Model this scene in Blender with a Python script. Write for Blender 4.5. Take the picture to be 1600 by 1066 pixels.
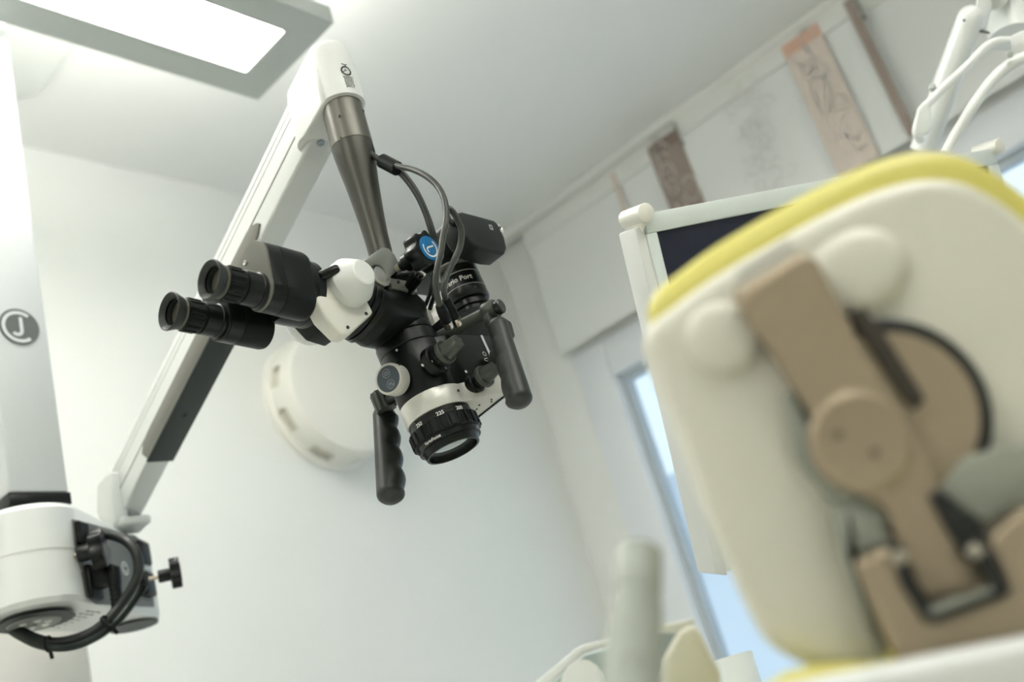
import bpy, bmesh, math, random
from mathutils import Vector, Matrix
random.seed(4)
for o in list(bpy.data.objects): bpy.data.objects.remove(o)
scene = bpy.context.scene
COL = scene.collection
PI = math.pi

# ------------------------------------------------------------------ camera
F, CX, CY = 1720.0, 800.0, 533.0
CAMZ = 1.05
RX = Vector((0.67014778, 0.09488906, 0.73613723)).normalized()      # world X seen in camera axes (right, down, forward)
RZ = Vector((-0.27170971, -0.89158697, 0.36227961)).normalized()
RX = (RX - RZ * RX.dot(RZ)).normalized()
RY = RZ.cross(RX)
CAM = Vector((0, 0, CAMZ))
def cam2world(v): return Vector((RX.dot(v), RY.dot(v), RZ.dot(v)))
cd = bpy.data.cameras.new('camera'); camo = bpy.data.objects.new('camera', cd); COL.objects.link(camo)
cd.sensor_width = 36.0; cd.lens = 36.0 * F / 1600.0; cd.clip_start = 0.02
right = cam2world(Vector((1, 0, 0))); up = cam2world(Vector((0, -1, 0))); back = cam2world(Vector((0, 0, -1)))
m = Matrix((right, up, back)).transposed().to_4x4(); m.translation = CAM
camo.matrix_world = m
scene.camera = camo
cd.dof.use_dof = True; cd.dof.focus_distance = 1.03; cd.dof.aperture_fstop = 4.0

# ------------------------------------------------------------------ world, exposure
w = bpy.data.worlds.new('sky'); scene.world = w; w.use_nodes = True
bg = w.node_tree.nodes['Background']; bg.inputs[0].default_value = (0.70, 0.83, 0.92, 1); bg.inputs[1].default_value = 1.05
vs = scene.view_settings
vs.view_transform = 'Standard'; vs.look = 'None'; vs.gamma = 1.0; vs.use_curve_mapping = False
vs.exposure = 0.47
LAMP_POWER = 17.0; UP_POWER = 13.0
cy_ = scene.cycles; cy_.max_bounces = 6; cy_.diffuse_bounces = 4; cy_.glossy_bounces = 3; cy_.transmission_bounces = 4; cy_.transparent_max_bounces = 6; cy_.caustics_reflective = False; cy_.caustics_refractive = False

# ------------------------------------------------------------------ pixel -> place helpers
def ray(x, y): return cam2world(Vector(((x - CX) / F, (y - CY) / F, 1.0)))
def W(x, y, d): return CAM + ray(x, y) * d                     # a pixel at a distance
def onplane(x, y, p, n):
    r = ray(x, y); return CAM + r * ((p - CAM).dot(n) / r.dot(n))
def onx(x, y, X): return onplane(x, y, Vector((X, 0, 0)), Vector((1, 0, 0)))
def ony(x, y, Y): return onplane(x, y, Vector((0, Y, 0)), Vector((0, 1, 0)))
def onz(x, y, Z): return onplane(x, y, Vector((0, 0, Z)), Vector((0, 0, 1)))
O = W(708.6, 705, 1.03)                                         # centre of the objective's front
def L(x, y, z): return O + Vector((x, y, z))                    # metres from there, room axes
BU = Vector((-.087, .113, 1)).normalized()                      # the microscope body leans a little
BS = Vector((1, 0, 0)); BS = (BS - BU * BS.dot(BU)).normalized(); BN = BU.cross(BS)
def B(s, n, u): return O + BS * s + BN * n + BU * u
def onB(x, y, n): return onplane(x, y, O + BN * n, BN)
XA, YA, ZA = Vector((1, 0, 0)), Vector((0, 1, 0)), Vector((0, 0, 1))
def V(*a): return Vector(a)

# ------------------------------------------------------------------ materials
MATS = {}
def mat(name, col, rough=.45, metal=0.0, var=.04, nscale=60, bump=.0, coat=0.0, spec=.5, emit=None, estr=0, trans=0):
    if name in MATS: return MATS[name]
    m = bpy.data.materials.new(name); m.use_nodes = True; nt = m.node_tree; b = nt.nodes['Principled BSDF']
    tc = nt.nodes.new('ShaderNodeTexCoord'); no = nt.nodes.new('ShaderNodeTexNoise')
    no.inputs['Scale'].default_value = nscale; no.inputs['Detail'].default_value = 3
    nt.links.new(tc.outputs['Object'], no.inputs['Vector'])
    mx = nt.nodes.new('ShaderNodeMix'); mx.data_type = 'RGBA'
    c = Vector(col[:3])
    mx.inputs[6].default_value = (*(c * (1 - var)), 1); mx.inputs[7].default_value = (*[min(1, q) for q in c * (1 + var)], 1)
    nt.links.new(no.outputs['Fac'], mx.inputs[0]); nt.links.new(mx.outputs[2], b.inputs['Base Color'])
    b.inputs['Roughness'].default_value = rough; b.inputs['Metallic'].default_value = metal
    b.inputs['Specular IOR Level'].default_value = spec
    if coat: b.inputs['Coat Weight'].default_value = coat
    if trans: b.inputs['Transmission Weight'].default_value = trans
    if bump:
        bp = nt.nodes.new('ShaderNodeBump'); bp.inputs['Strength'].default_value = bump; bp.inputs['Distance'].default_value = .001
        nt.links.new(no.outputs['Fac'], bp.inputs['Height']); nt.links.new(bp.outputs['Normal'], b.inputs['Normal'])
    if emit:
        b.inputs['Emission Color'].default_value = (*emit, 1); b.inputs['Emission Strength'].default_value = estr
    MATS[name] = m; return m
WALL = mat('wall_paint', (.85, .862, .835), .85, var=.012, nscale=6, bump=.05)
CEIL = mat('ceiling_paint', (.84, .85, .83), .9, var=.012, nscale=5, bump=.05)
FLOORM = mat('floor_vinyl', (.74, .73, .69), .5, var=.04, nscale=8)
WHITE = mat('white_enamel', (.73, .755, .735), .38, var=.015, coat=.15)
WHITE2 = mat('white_plastic', (.76, .78, .755), .42, var=.015)
SILVERP = mat('pale_anodised', (.60, .63, .63), .42, metal=.15, var=.02, nscale=200)
ALU = mat('aluminium', (.50, .53, .51), .45, metal=.35, var=.03, nscale=120)
BLACK = mat('black_anodised', (.0035, .0052, .0048), .30, var=.15, nscale=300, bump=.03, spec=.32)
BLACKM = mat('black_matt', (.0038, .0056, .0051), .42, var=.15, nscale=300, bump=.04, spec=.22)
BLACKG = mat('black_gloss', (.012, .016, .015), .25, var=.1)
RUBBER = mat('dark_rubber', (.016, .0195, .017), .45, var=.12, nscale=250, bump=.05)
GREYR = mat('grey_rubber', (.050, .058, .048), .45, var=.1, nscale=250, bump=.04)
TAUPE = mat('taupe_cover', (.18, .178, .155), .5, metal=.0, var=.04, nscale=400, spec=.2)
DGREY = mat('dark_grey_cover', (.020, .027, .026), .5, var=.06, nscale=300)
GUN = mat('gunmetal', (.058, .058, .048), .38, metal=.55, var=.05, nscale=200)
SILVER = mat('satin_silver', (.66, .655, .61), .36, metal=.35, var=.03, nscale=200)
CREAM = mat('cream_enamel', (.80, .79, .72), .35, var=.02, coat=.2)
CHROME = mat('chrome', (.75, .73, .68), .18, metal=1.0, var=.05)
BRASS = mat('brass', (.52, .46, .36), .28, metal=1.0, var=.05)
BLUE = mat('blue_badge', (.0, .16, .42), .4, var=.03)
PRINT = mat('white_print', (.82, .82, .80), .6, var=.02)
DPRINT = mat('dark_print', (.020, .023, .021), .6, var=.04)
PANELGLASS = mat('button_glass', (.085, .105, .125), .25, var=.05)
PICTO = mat('pale_pictogram', (.28, .31, .33), .5)
LENS = mat('coated_glass', (.45, .52, .56), .04, metal=.75, coat=1.0)
CABLEG = mat('grey_cable', (.040, .044, .036), .42, var=.08)
CABLEB = mat('black_cable', (.012, .015, .014), .4, var=.1)

# ------------------------------------------------------------------ mesh helpers
def frame(ax):
    ax = ax.normalized(); h = ZA if abs(ax.dot(ZA)) < .9 else XA
    ex = h.cross(ax).normalized(); ey = ax.cross(ex); return ex, ey, ax
def new(): return bmesh.new()
def lathe(bm, prof, o, ax, seg=32, closed=False, ex=None, caps=(1, 1)):
    """prof: (t, r) along the axis ax from o."""
    if ex is None: ex, ey, az = frame(ax)
    else:
        az = ax.normalized(); ex = (ex - az * ex.dot(az)).normalized(); ey = az.cross(ex)
    rings = []
    for t, r in prof:
        if r <= 1e-6: rings.append([bm.verts.new(o + az * t)])
        else: rings.append([bm.verts.new(o + az * t + (ex * math.cos(2 * PI * i / seg) + ey * math.sin(2 * PI * i / seg)) * r) for i in range(seg)])
    pairs = list(zip(rings, rings[1:]))
    if closed: pairs.append((rings[-1], rings[0]))
    for a, b in pairs:
        for i in range(seg):
            j = (i + 1) % seg
            vs_ = [a[i % len(a)], a[j % len(a)], b[j % len(b)], b[i % len(b)]]
            u_ = []
            for v in vs_:
                if v not in u_: u_.append(v)
            if len(u_) > 2: bm.faces.new(u_)
    if not closed:
        for r_, c_ in ((rings[0], caps[0]), (rings[-1], caps[1])):
            if len(r_) > 2 and c_: bm.faces.new(r_)
    return bm
def cyl(bm, a, b, r, seg=24, ch=.0):
    d = b - a; l = d.length
    p = [(0, r), (l, r)] if not ch else [(0, r - ch), (ch, r), (l - ch, r), (l, r - ch)]
    return lathe(bm, p, a, d, seg)
def catmull(pts, n=8):
    P_ = [pts[0] * 2 - pts[1]] + list(pts) + [pts[-1] * 2 - pts[-2]]; out = []
    for i in range(1, len(P_) - 2):
        p0, p1, p2, p3 = P_[i - 1:i + 3]
        for k in range(n):
            t = k / n
            out.append(.5 * (2 * p1 + (p2 - p0) * t + (2 * p0 - 5 * p1 + 4 * p2 - p3) * t * t + (3 * p1 - p0 - 3 * p2 + p3) * t ** 3))
    out.append(pts[-1].copy()); return out
def sweep(bm, pts, r, seg=10, n=8, smooth=True, rad=None):
    if smooth: pts = catmull(pts, n)
    m_ = len(pts); rings = []; ex = None
    for i, p in enumerate(pts):
        t = (pts[min(i + 1, m_ - 1)] - pts[max(i - 1, 0)]).normalized()
        if ex is None: ex = frame(t)[0]
        ex = (ex - t * ex.dot(t)).normalized(); ey = t.cross(ex)
        rr = r if rad is None else rad(i / (m_ - 1))
        rings.append([bm.verts.new(p + (ex * math.cos(2 * PI * k / seg) + ey * math.sin(2 * PI * k / seg)) * rr) for k in range(seg)])
    for a, b in zip(rings, rings[1:]):
        for k in range(seg): bm.faces.new([a[k], a[(k + 1) % seg], b[(k + 1) % seg], b[k]])
    bm.faces.new(rings[0]); bm.faces.new(rings[-1]); return bm
def prism(bm, poly, ez, d):
    """poly: world points of one face, pushed by d along ez."""
    a = [bm.verts.new(p) for p in poly]; b = [bm.verts.new(p + ez * d) for p in poly]; n = len(a)
    bm.faces.new(a); bm.faces.new(b)
    for i in range(n): bm.faces.new([a[i], a[(i + 1) % n], b[(i + 1) % n], b[i]])
    return bm
def box(bm, c, ex, ey, ez, sx, sy, sz):
    ex, ey, ez = ex.normalized(), ey.normalized(), ez.normalized()
    q = [c + ex * (sx / 2 * i) + ey * (sy / 2 * j) - ez * (sz / 2) for i, j in ((-1, -1), (1, -1), (1, 1), (-1, 1))]
    return prism(bm, q, ez, sz)
def abox(bm, lo, hi):
    return box(bm, (lo + hi) / 2, XA, YA, ZA, hi.x - lo.x, hi.y - lo.y, hi.z - lo.z)
def hull(bm, pts):
    for p in pts: bm.verts.new(p)
    r = bmesh.ops.convex_hull(bm, input=bm.verts[:])
    junk = list({g for g in r['geom_interior'] + r['geom_unused'] if isinstance(g, bmesh.types.BMVert)})
    if junk: bmesh.ops.delete(bm, geom=junk, context='VERTS')
    bmesh.ops.dissolve_limit(bm, angle_limit=.02, verts=bm.verts[:], edges=bm.edges[:])
    return bm
def bevel(bm, w_, seg=2, ang=30):
    bmesh.ops.recalc_face_normals(bm, faces=bm.faces[:])
    es = [e for e in bm.edges if len(e.link_faces) == 2 and e.calc_face_angle(0) > math.radians(ang)]
    if es: bmesh.ops.bevel(bm, geom=es, offset=w_, segments=seg, profile=.5, affect='EDGES', clamp_overlap=True)
    return bm
def disc(c, ex, ey, r, n=24): return [c + ex * (r * math.cos(2 * PI * i / n)) + ey * (r * math.sin(2 * PI * i / n)) for i in range(n)]
def rrect(w_, h_, r, n=5):
    out = []
    for cx, cy, a0 in ((w_ / 2 - r, h_ / 2 - r, 0), (-w_ / 2 + r, h_ / 2 - r, 90), (-w_ / 2 + r, -h_ / 2 + r, 180), (w_ / 2 - r, -h_ / 2 + r, 270)):
        for i in range(n + 1):
            a = math.radians(a0 + 90 * i / n); out.append((cx + r * math.cos(a), cy + r * math.sin(a)))
    return out
def wloc(o):
    p = Vector(o.location)
    return p + (wloc(o.parent) if o.parent else Vector())
def add(name, bm, mt, parent=None, loc=None, ang=35, label=None):
    bmesh.ops.remove_doubles(bm, verts=bm.verts[:], dist=1e-6)
    bmesh.ops.recalc_face_normals(bm, faces=bm.faces[:])
    for f_ in bm.faces: f_.smooth = True
    for e in bm.edges: e.smooth = not (len(e.link_faces) == 2 and e.calc_face_angle(0) > math.radians(ang))
    if loc is None:
        if parent: loc = wloc(parent)
        else:
            xs = [v.co for v in bm.verts]
            loc = Vector((sum(v.x for v in xs) / len(xs), sum(v.y for v in xs) / len(xs), min(v.z for v in xs)))
    bmesh.ops.translate(bm, verts=bm.verts[:], vec=-loc)
    me = bpy.data.meshes.new(name); bm.to_mesh(me); bm.free()
    me.materials.append(mt)
    o = bpy.data.objects.new(name, me); COL.objects.link(o)
    if parent: o.parent = parent; o.location = loc - wloc(parent)
    else: o.location = loc
    if label: o['label'] = label
    return o
def empty(name, loc):
    o = bpy.data.objects.new(name, None); o.location = loc; o.empty_display_size = .02; COL.objects.link(o); return o
def tag(o, label, cat, group=None):
    o['label'] = label; o['category'] = cat
    if group: o['group'] = group
    return o
def struct(o): o['kind'] = 'structure'; return o
def text(name, body, size, place, mt, parent, align='CENTER'):
    """flat lettering; place(x, y) gives the world point of a point of the text."""
    cu = bpy.data.curves.new('t', 'FONT'); cu.body = body; cu.size = size; cu.align_x = align; cu.align_y = 'CENTER'; cu.resolution_u = 3; cu.offset = .022 * size
    t = bpy.data.objects.new('t', cu); COL.objects.link(t)
    dg = bpy.context.evaluated_depsgraph_get(); dg.update()
    me = t.evaluated_get(dg).to_mesh(); bm = bmesh.new(); bm.from_mesh(me)
    bpy.data.objects.remove(t); bpy.data.curves.remove(cu)
    bmesh.ops.triangulate(bm, faces=bm.faces[:])
    for v in bm.verts: v.co = place(v.co.x, v.co.y)
    return add(name, bm, mt, parent)
def flat(o, ex, ey): return lambda x, y: o + ex * x + ey * y
def arcstroke(bm, place, cx, cy, r, a0, a1, wd, n=24):
    ring = []
    for i in range(n + 1):
        a = math.radians(a0 + (a1 - a0) * i / n)
        ring.append((bm.verts.new(place(cx + (r - wd / 2) * math.cos(a), cy + (r - wd / 2) * math.sin(a))), bm.verts.new(place(cx + (r + wd / 2) * math.cos(a), cy + (r + wd / 2) * math.sin(a)))))
    for a, b in zip(ring, ring[1:]): bm.faces.new([a[0], a[1], b[1], b[0]])
def stroke(bm, place, pts, wd):
    for (x0, y0), (x1, y1) in zip(pts, pts[1:]):
        l = math.hypot(x1 - x0, y1 - y0); nx, ny = -(y1 - y0) / l * wd / 2, (x1 - x0) / l * wd / 2
        ex_, ey_ = (x1 - x0) / l * wd * .3, (y1 - y0) / l * wd * .3
        bm.faces.new([bm.verts.new(place(*q)) for q in ((x0 - ex_ + nx, y0 - ey_ + ny), (x1 + ex_ + nx, y1 + ey_ + ny), (x1 + ex_ - nx, y1 + ey_ - ny), (x0 - ex_ - nx, y0 - ey_ - ny))])
def star(bm, o, ax, r, depth, lobes=7, amp=.16, n=70, ex=None, bev=.0015):
    e1, e2, az = frame(ax)
    if ex is not None: e1 = (ex - az * ex.dot(az)).normalized(); e2 = az.cross(e1)
    poly = []
    for i in range(n):
        a = 2 * PI * i / n; rr = r * (1 - amp * (.5 - .5 * math.cos(lobes * a)) ** 1.0)
        poly.append(o + e1 * (rr * math.cos(a)) + e2 * (rr * math.sin(a)))
    prism(bm, poly, az, depth); bevel(bm, bev, 2, 50); return bm
def screw(parent, p, ax, r=.0016, mt=None, name='screw'):
    bm = new(); lathe(bm, [(-.0008, r), (.0004, r), (.0006, r * .8), (.0003, r * .5), (0, 0)], p, ax, 12)
    return add(name, bm, mt or BLACKG, parent)

# ================================================================== ROOM
X1, Y1, X0, Y0, ZC = 2.463, 1.872, -2.3, -2.4, 2.55
struct(add('floor', abox(new(), V(X0, Y0, -.05), V(X1, Y1, 0)), FLOORM))
struct(add('ceiling', abox(new(), V(X0, Y0, ZC), V(X1 + .3, Y1 + .1, ZC + .08)), CEIL))
struct(add('wall_back', abox(new(), V(X0, Y1, 0), V(X1, Y1 + .1, ZC)), WALL))
struct(add('wall_left', abox(new(), V(X0 - .1, Y0, 0), V(X0, Y1 + .1, ZC)), WALL))
struct(add('wall_rear', abox(new(), V(X0, Y0 - .1, 0), V(X1, Y0, ZC)), WALL))
# window wall with its opening
WY0, WY1, WZ0, WZ1 = -1.1, 1.7228, .80, CAMZ + 1.0617
bm = new()
for lo, hi in (((Y0, 0), (WY0, ZC)), ((WY1, 0), (Y1 + .1, ZC)), ((WY0, 0), (WY1, WZ0)), ((WY0, WZ1), (WY1, ZC))):
    abox(bm, V(X1, lo[0], lo[1]), V(X1 + .28, hi[0], hi[1]))
struct(add('wall_right', bm, WALL))
WFR = mat('window_frame_white', (.82, .85, .88), .35, var=.01)
win = struct(add('window_1', abox(new(), V(X1 + .085, WY0, WZ0), V(X1 + .10, WY0 + .02, WZ0 + .02)), WFR))
FW = .117
bm = new(); abox(bm, V(X1 - .004, WY1 - FW, WZ0), V(X1 + .07, WY1, WZ1)); add('frame_post', bevel(bm, .006), WFR, win)
bm = new(); abox(bm, V(X1 - .004, WY0, WZ0), V(X1 + .07, WY0 + FW, WZ1)); add('frame_post', bevel(bm, .006), WFR, win)
bm = new(); abox(bm, V(X1 - .004, WY0 + FW, WZ1 - .112), V(X1 + .07, WY1 - FW, WZ1)); add('frame_rail', bevel(bm, .006), WFR, win)
bm = new(); abox(bm, V(X1 - .004, WY0 + FW, WZ0), V(X1 + .07, WY1 - FW, WZ0 + .1)); add('frame_rail', bevel(bm, .006), WFR, win)
bm = new(); abox(bm, V(X1 + .0, .28, WZ0 + .1), V(X1 + .065, .40, WZ1 - .112)); add('mullion', bevel(bm, .005), WFR, win)
GSK = mat('window_gasket', (.50, .56, .60), .5)
y0, y1, z0, z1 = .40, WY1 - FW, WZ0 + .1, WZ1 - .112
for nm, lo, hi in (('gasket', (y1 - .02, z0), (y1, z1)), ('gasket', (y0, z1 - .02), (y1 - .02, z1)), ('gasket', (y0, z0), (y0 + .02, z1 - .02))):
    add(nm, abox(new(), V(X1 + .03, *lo), V(X1 + .06, *hi)), GSK, win)
gl = bpy.data.materials.new('window_glass'); gl.use_nodes = True; nt = gl.node_tree; nt.nodes.clear()
out = nt.nodes.new('ShaderNodeOutputMaterial'); tr = nt.nodes.new('ShaderNodeBsdfTransparent'); gs = nt.nodes.new('ShaderNodeBsdfGlossy'); mxs = nt.nodes.new('ShaderNodeMixShader')
gs.inputs['Roughness'].default_value = .03; tr.inputs[0].default_value = (.93, .96, .98, 1); mxs.inputs[0].default_value = .06
nt.links.new(tr.outputs[0], mxs.inputs[1]); nt.links.new(gs.outputs[0], mxs.inputs[2]); nt.links.new(mxs.outputs[0], out.inputs[0])
for a, b in ((y0, y1), (WY0 + FW, .28)):
    add('pane', abox(new(), V(X1 + .042, a, z0), V(X1 + .048, b, z1)), gl, win)
# pale house across the street
HOUSE = mat('pale_render', (.70, .75, .80), .9, var=.03, nscale=2)
hb = empty('house', V(9.2, 3.2, 0))
add('wall', abox(new(), V(9, -1.5, 0), V(11, 8, 2.55)), HOUSE, hb)
add('roof', prism(new(), [V(8.8, -1.7, 2.55), V(11.2, -1.7, 2.55), V(10, -1.7, 3.6)], YA, 9.9), mat('pale_roof', (.55, .60, .65), .9, var=.05, nscale=8), hb)
for yy in (-.6, 6.4):
    wd_ = add('window', abox(new(), V(8.97, yy - .45, 1.0), V(9.02, yy + .45, 2.1)), WFR, hb)
    add('pane', abox(new(), V(8.95, yy - .38, 1.07), V(8.98, yy + .38, 2.03)), GSK, wd_)
tag(hb, 'pale rendered house seen blurred through the window', 'house')

# ceiling luminaires: the one in view and two unseen copies added for fill light
EMIT = mat('lit_diffuser', (.9, .9, .9), .5, emit=(1.0, .98, .92), estr=LAMP_POWER)
EMITUP = mat('lit_upper_diffuser', (.9, .9, .9), .5, emit=(1.0, .98, .91), estr=UP_POWER)
def luminaire(xr, yc, z, label):
    t = empty('ceiling_luminaire', V(xr - .6, yc, z)); wdt, ln, th, br = .234, 1.25, .036, .058
    def bar(lo, hi):
        return abox(new(), V(*lo, z), V(*hi, z + th))
    ya, yb, xa = yc - wdt / 2, yc + wdt / 2, xr - ln
    bm = new()
    o_ = [V(xa, ya, z), V(xr, ya, z), V(xr, yb, z), V(xa, yb, z)]; bx_ = .064
    i_ = [V(xa + bx_, ya + br, z), V(xr - bx_, ya + br, z), V(xr - bx_, yb - br, z), V(xa + bx_, yb - br, z)]
    vo = [bm.verts.new(p) for p in o_]; vi = [bm.verts.new(p) for p in i_]
    vo2 = [bm.verts.new(p + V(0, 0, th)) for p in o_]; vi2 = [bm.verts.new(p + V(0, 0, th)) for p in i_]
    for k in range(4):
        j = (k + 1) % 4
        bm.faces.new([vo[k], vo[j], vi[j], vi[k]]); bm.faces.new([vo2[k], vo2[j], vi2[j], vi2[k]])
        bm.faces.new([vo[k], vo[j], vo2[j], vo2[k]]); bm.faces.new([vi[k], vi[j], vi2[j], vi2[k]])
    add('frame', bevel(bm, .001, 1), ALU, t)
    add('diffuser', abox(new(), V(xa + bx_, ya + br, z + .006), V(xr - bx_, yb - br, z + .012)), EMIT, t)
    add('upper_diffuser', abox(new(), V(xa + .02, ya + .02, z + th), V(xr - .02, yb - .02, z + th + .008)), EMITUP, t)
    for xx in (xa + .2, xr - .25):
        add('suspension_wire', cyl(new(), V(xx, yc, z + th + .01), V(xx, yc, ZC), .0012, 8), CHROME, t)
    tag(t, label, 'lamp')
luminaire(1.131, 1.162, CAMZ + 1.25, 'long grey framed pendant lamp with lit white diffuser beside the mast')
luminaire(1.131, -.50, CAMZ + 1.25, 'added unseen grey framed fill lamp hung behind the camera')  # added out of view to light the sides facing the camera
luminaire(-.45, .30, CAMZ + 1.25, 'added unseen grey framed fill lamp hung towards the left wall')  # another unseen fill lamp, added to brighten the room

# white cabinet low on the back wall
cab = empty('cabinet', V(.45, 1.68, 0))
cz = CAMZ + .415
add('body', bevel(abox(new(), V(.02, 1.50, 0), V(.783, Y1 - .003, cz)), .003, 1), mat('cream_cabinet', (.90, .885, .84), .5, var=.01), cab)
for k in range(2):
    a = .03 + .376 * k
    d_ = add('door', bevel(abox(new(), V(a, 1.482, .08), V(a + .372, 1.50, cz - .005)), .002, 1), mat('cream_cabinet', (.90, .885, .84)), cab)
    add('handle', bevel(abox(new(), V(a + (.33 if k == 0 else .03), 1.462, .6), V(a + (.345 if k == 0 else .045), 1.482, .75)), .003, 1), ALU, d_)
tag(cab, 'tall cream white cabinet against back wall behind the mast', 'cabinet')

# round ventilation cover on the back wall
vc = V(1.63, Y1, CAMZ + .938)
def vent():
    t = empty('wall_vent', vc)
    c = ony(505, 632, Y1); ax = V(0, -1, 0); VM = mat('vent_cream', (.84, .83, .76), .4, var=.015)
    add('base_ring', lathe(new(), [(0, .168), (.012, .168), (.02, .160), (.022, .12), (.0, .12)], c, ax, 64), VM, t)
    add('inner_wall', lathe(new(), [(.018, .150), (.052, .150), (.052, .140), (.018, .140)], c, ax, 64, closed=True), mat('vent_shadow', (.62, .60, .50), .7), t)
    add('cover', lathe(new(), [(.050, .158), (.054, .161), (.085, .161), (.093, .156), (.096, .146), (.098, 0)], c, ax, 72), VM, t)
    for k in range(9):
        a0 = 2 * PI * k / 9 + .25; bm = new(); n = 10; ring = []
        for i in range(n + 1):
            a = a0 + (2 * PI / 9 - .36) * i / n
            ring.append([bm.verts.new(c + XA * (r * math.cos(a)) + ZA * (r * math.sin(a)) + ax * h_) for r, h_ in ((.153, .02), (.160, .02), (.160, .053), (.153, .053))])
        for a, b in zip(ring, ring[1:]):
            for q in range(4): bm.faces.new([a[q], a[(q + 1) % 4], b[(q + 1) % 4], b[q]])
        bm.faces.new(ring[0]); bm.faces.new(ring[-1])
        add('spacer', bm, VM, t)
    tag(t, 'round cream ventilation cover mounted on the white back wall', 'vent')
vent()

# curtain rail with sliding panel curtains
XR = X1 - .036
rail = empty('curtain_rail', V(XR, .3, ZC))
RAILM = mat('rail_cream', (.80, .80, .765), .4, var=.02)
for k, dx in enumerate((0, -.022)):
    add('track', bevel(abox(new(), V(XR - .012 + dx, -2.2, ZC - .022), V(XR + .006 + dx, 1.868, ZC)), .002, 1), RAILM, rail)
tag(rail, 'cream two-track curtain rail along the ceiling above window', 'curtain rail')
SHEER = mat('sheer_white', (.82, .83, .81), .8, var=.02, nscale=500, bump=.05)
BROWN = mat('brown_print', (.36, .29, .25), .8, var=.08, nscale=300)
BROWNT = mat('brown_print_top', (.25, .19, .16), .8, var=.08, nscale=300)
PEACH = mat('peach_print', (.74, .64, .57), .8, var=.05, nscale=300)
PEACHT = mat('peach_top', (.72, .47, .36), .8, var=.05)
VINE = mat('vine_print', (.60, .55, .51), .8, var=.05)
PALE = mat('pale_scroll', (.84, .79, .75), .8, var=.03)
def fabric(parent, name, ya, yb, za, zb, x, mt):
    return add(name, abox(new(), V(x - .0006, min(ya, yb), za), V(x + .0006, max(ya, yb), zb)), mt, parent)
def panel(ya, yb, stripes, XR=XR, zlow=-.385):
    zt = ZC - .045; zl = zt + zlow
    t = empty('panel_curtain', V(XR, (ya + yb) / 2, zl))
    fb = fabric(t, 'sheer_fabric', ya, yb, zl, zt, XR, SHEER)
    add('header_bar', bevel(abox(new(), V(XR - .009, min(ya, yb), zt - .034), V(XR - .0015, max(ya, yb), zt + .004)), .0015, 1), RAILM, t)
    add('hanger', abox(new(), V(XR - .006, min(ya, yb), zt), V(XR, max(ya, yb), ZC - .02)), RAILM, t)
    for (sa, sb, m1, m2) in stripes:
        st = fabric(t, 'printed_stripe', sa, sb, zl, zt - .03, XR - .0105, m1)
        fabric(t, 'stripe_head', sa, sb, zt - .03, zt + .006, XR - .0105, m2)
        if abs(sa - sb) > .05:          # looping scroll lines printed on the wide stripes
            rnd = random.Random(int(sa * 1000)); bm = new()
            pl = lambda y, z: V(XR - .0118, y, z)
            z = zt - .02
            while z > zl + .05:
                cy_ = min(sa, sb) + rnd.uniform(.025, .08); r = rnd.uniform(.018, .034)
                cy_ = max(min(sa, sb) + r * .72, min(max(sa, sb) - r * .72, cy_)) if r * 1.44 < abs(sa - sb) else (sa + sb) / 2
                n = 26; a0 = rnd.uniform(0, 6); span = rnd.uniform(4.0, 6.2); q = []
                for i in range(n + 1):
                    a = a0 + span * i / n
                    q.append((cy_ + .7 * r * math.cos(a), z + 1.15 * r * math.sin(a) + .01 * i / n))
                stroke(bm, pl, q, .0036)
                z -= rnd.uniform(.022, .042)
            add('scroll_print', bm, PALE, st)
    return t, zt, zl
t, zt, zl = panel(1.728, 1.116, [(1.235, 1.130, BROWN, BROWNT), (1.372, 1.356, PEACH, PEACH)])
tag(t, 'sheer panel curtain with wide brown stripe right above the monitor corner', 'curtain')
def hook(t, y, zt, XR=XR):
    add('pull_thread', cyl(new(), V(XR - .014, y, zt - .34), V(XR - .014, y, zt), .0008, 6), RAILM, t)
    for k in range(4):
        c = V(XR - .016, y, zt - .004 - .013 * k); e1, e2 = (YA, ZA) if k % 2 == 0 else (XA, ZA)
        sweep_pts = [c + e1 * (.0035 * math.cos(a)) + e2 * (.0075 * math.sin(a)) for a in [2 * PI * i / 10 for i in range(11)]]
        add('chain_link', sweep(new(), sweep_pts, .0014, 6, 2), mat('dark_chain', (.25, .24, .20), .4, metal=.5), t)
    add('chain_weight', bevel(box(new(), V(XR - .016, y, zt - .062), XA, YA, ZA, .006, .009, .013), .001, 1), mat('dark_chain', (.25, .24, .20)), t)
hook(t, 1.118, zt, XR - .026)
t, zt, zl = panel(1.126, .578, [(.781, .676, PEACH, PEACHT), (.601, .580, BROWN, BROWN)], XR - .022)
tag(t, 'sheer panel curtain with wide peach stripe and fine vine print', 'curtain')
rnd = random.Random(9); bm = new(); pl = lambda y, z: V(XR - .0332, y, z)
for k in range(46):
    y = .925 + rnd.uniform(-.05, .05); z = zt - .02 - .33 * k / 46; a = rnd.uniform(0, 6.28); q = [(y, z)]
    cv = rnd.choice((-1, 1)) * rnd.uniform(.25, .6)
    for i in range(9):
        a += cv; q.append((q[-1][0] + .0065 * math.cos(a), q[-1][1] + .0065 * math.sin(a)))
    stroke(bm, pl, q, .0012)
q = [(.93 + .03 * math.sin(i * .55), zt - .02 - .33 * i / 40) for i in range(41)]; stroke(bm, pl, q, .0013)
add('vine_print', bm, VINE, t)['kind'] = 'stuff'
hook(t, .571, zt, XR - .022)
t, zt, zl = panel(.592, -.05, [])
tag(t, 'plain white sheer panel curtain behind the operating light arm', 'curtain')

# ================================================================== MICROSCOPE
mic = empty('dental_microscope', V(.645, 1.337, ZC))
tag(mic, 'black and white ceiling-mounted dental microscope with twin eyepieces and jointed arm', 'microscope')
ZB = CAMZ
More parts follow.
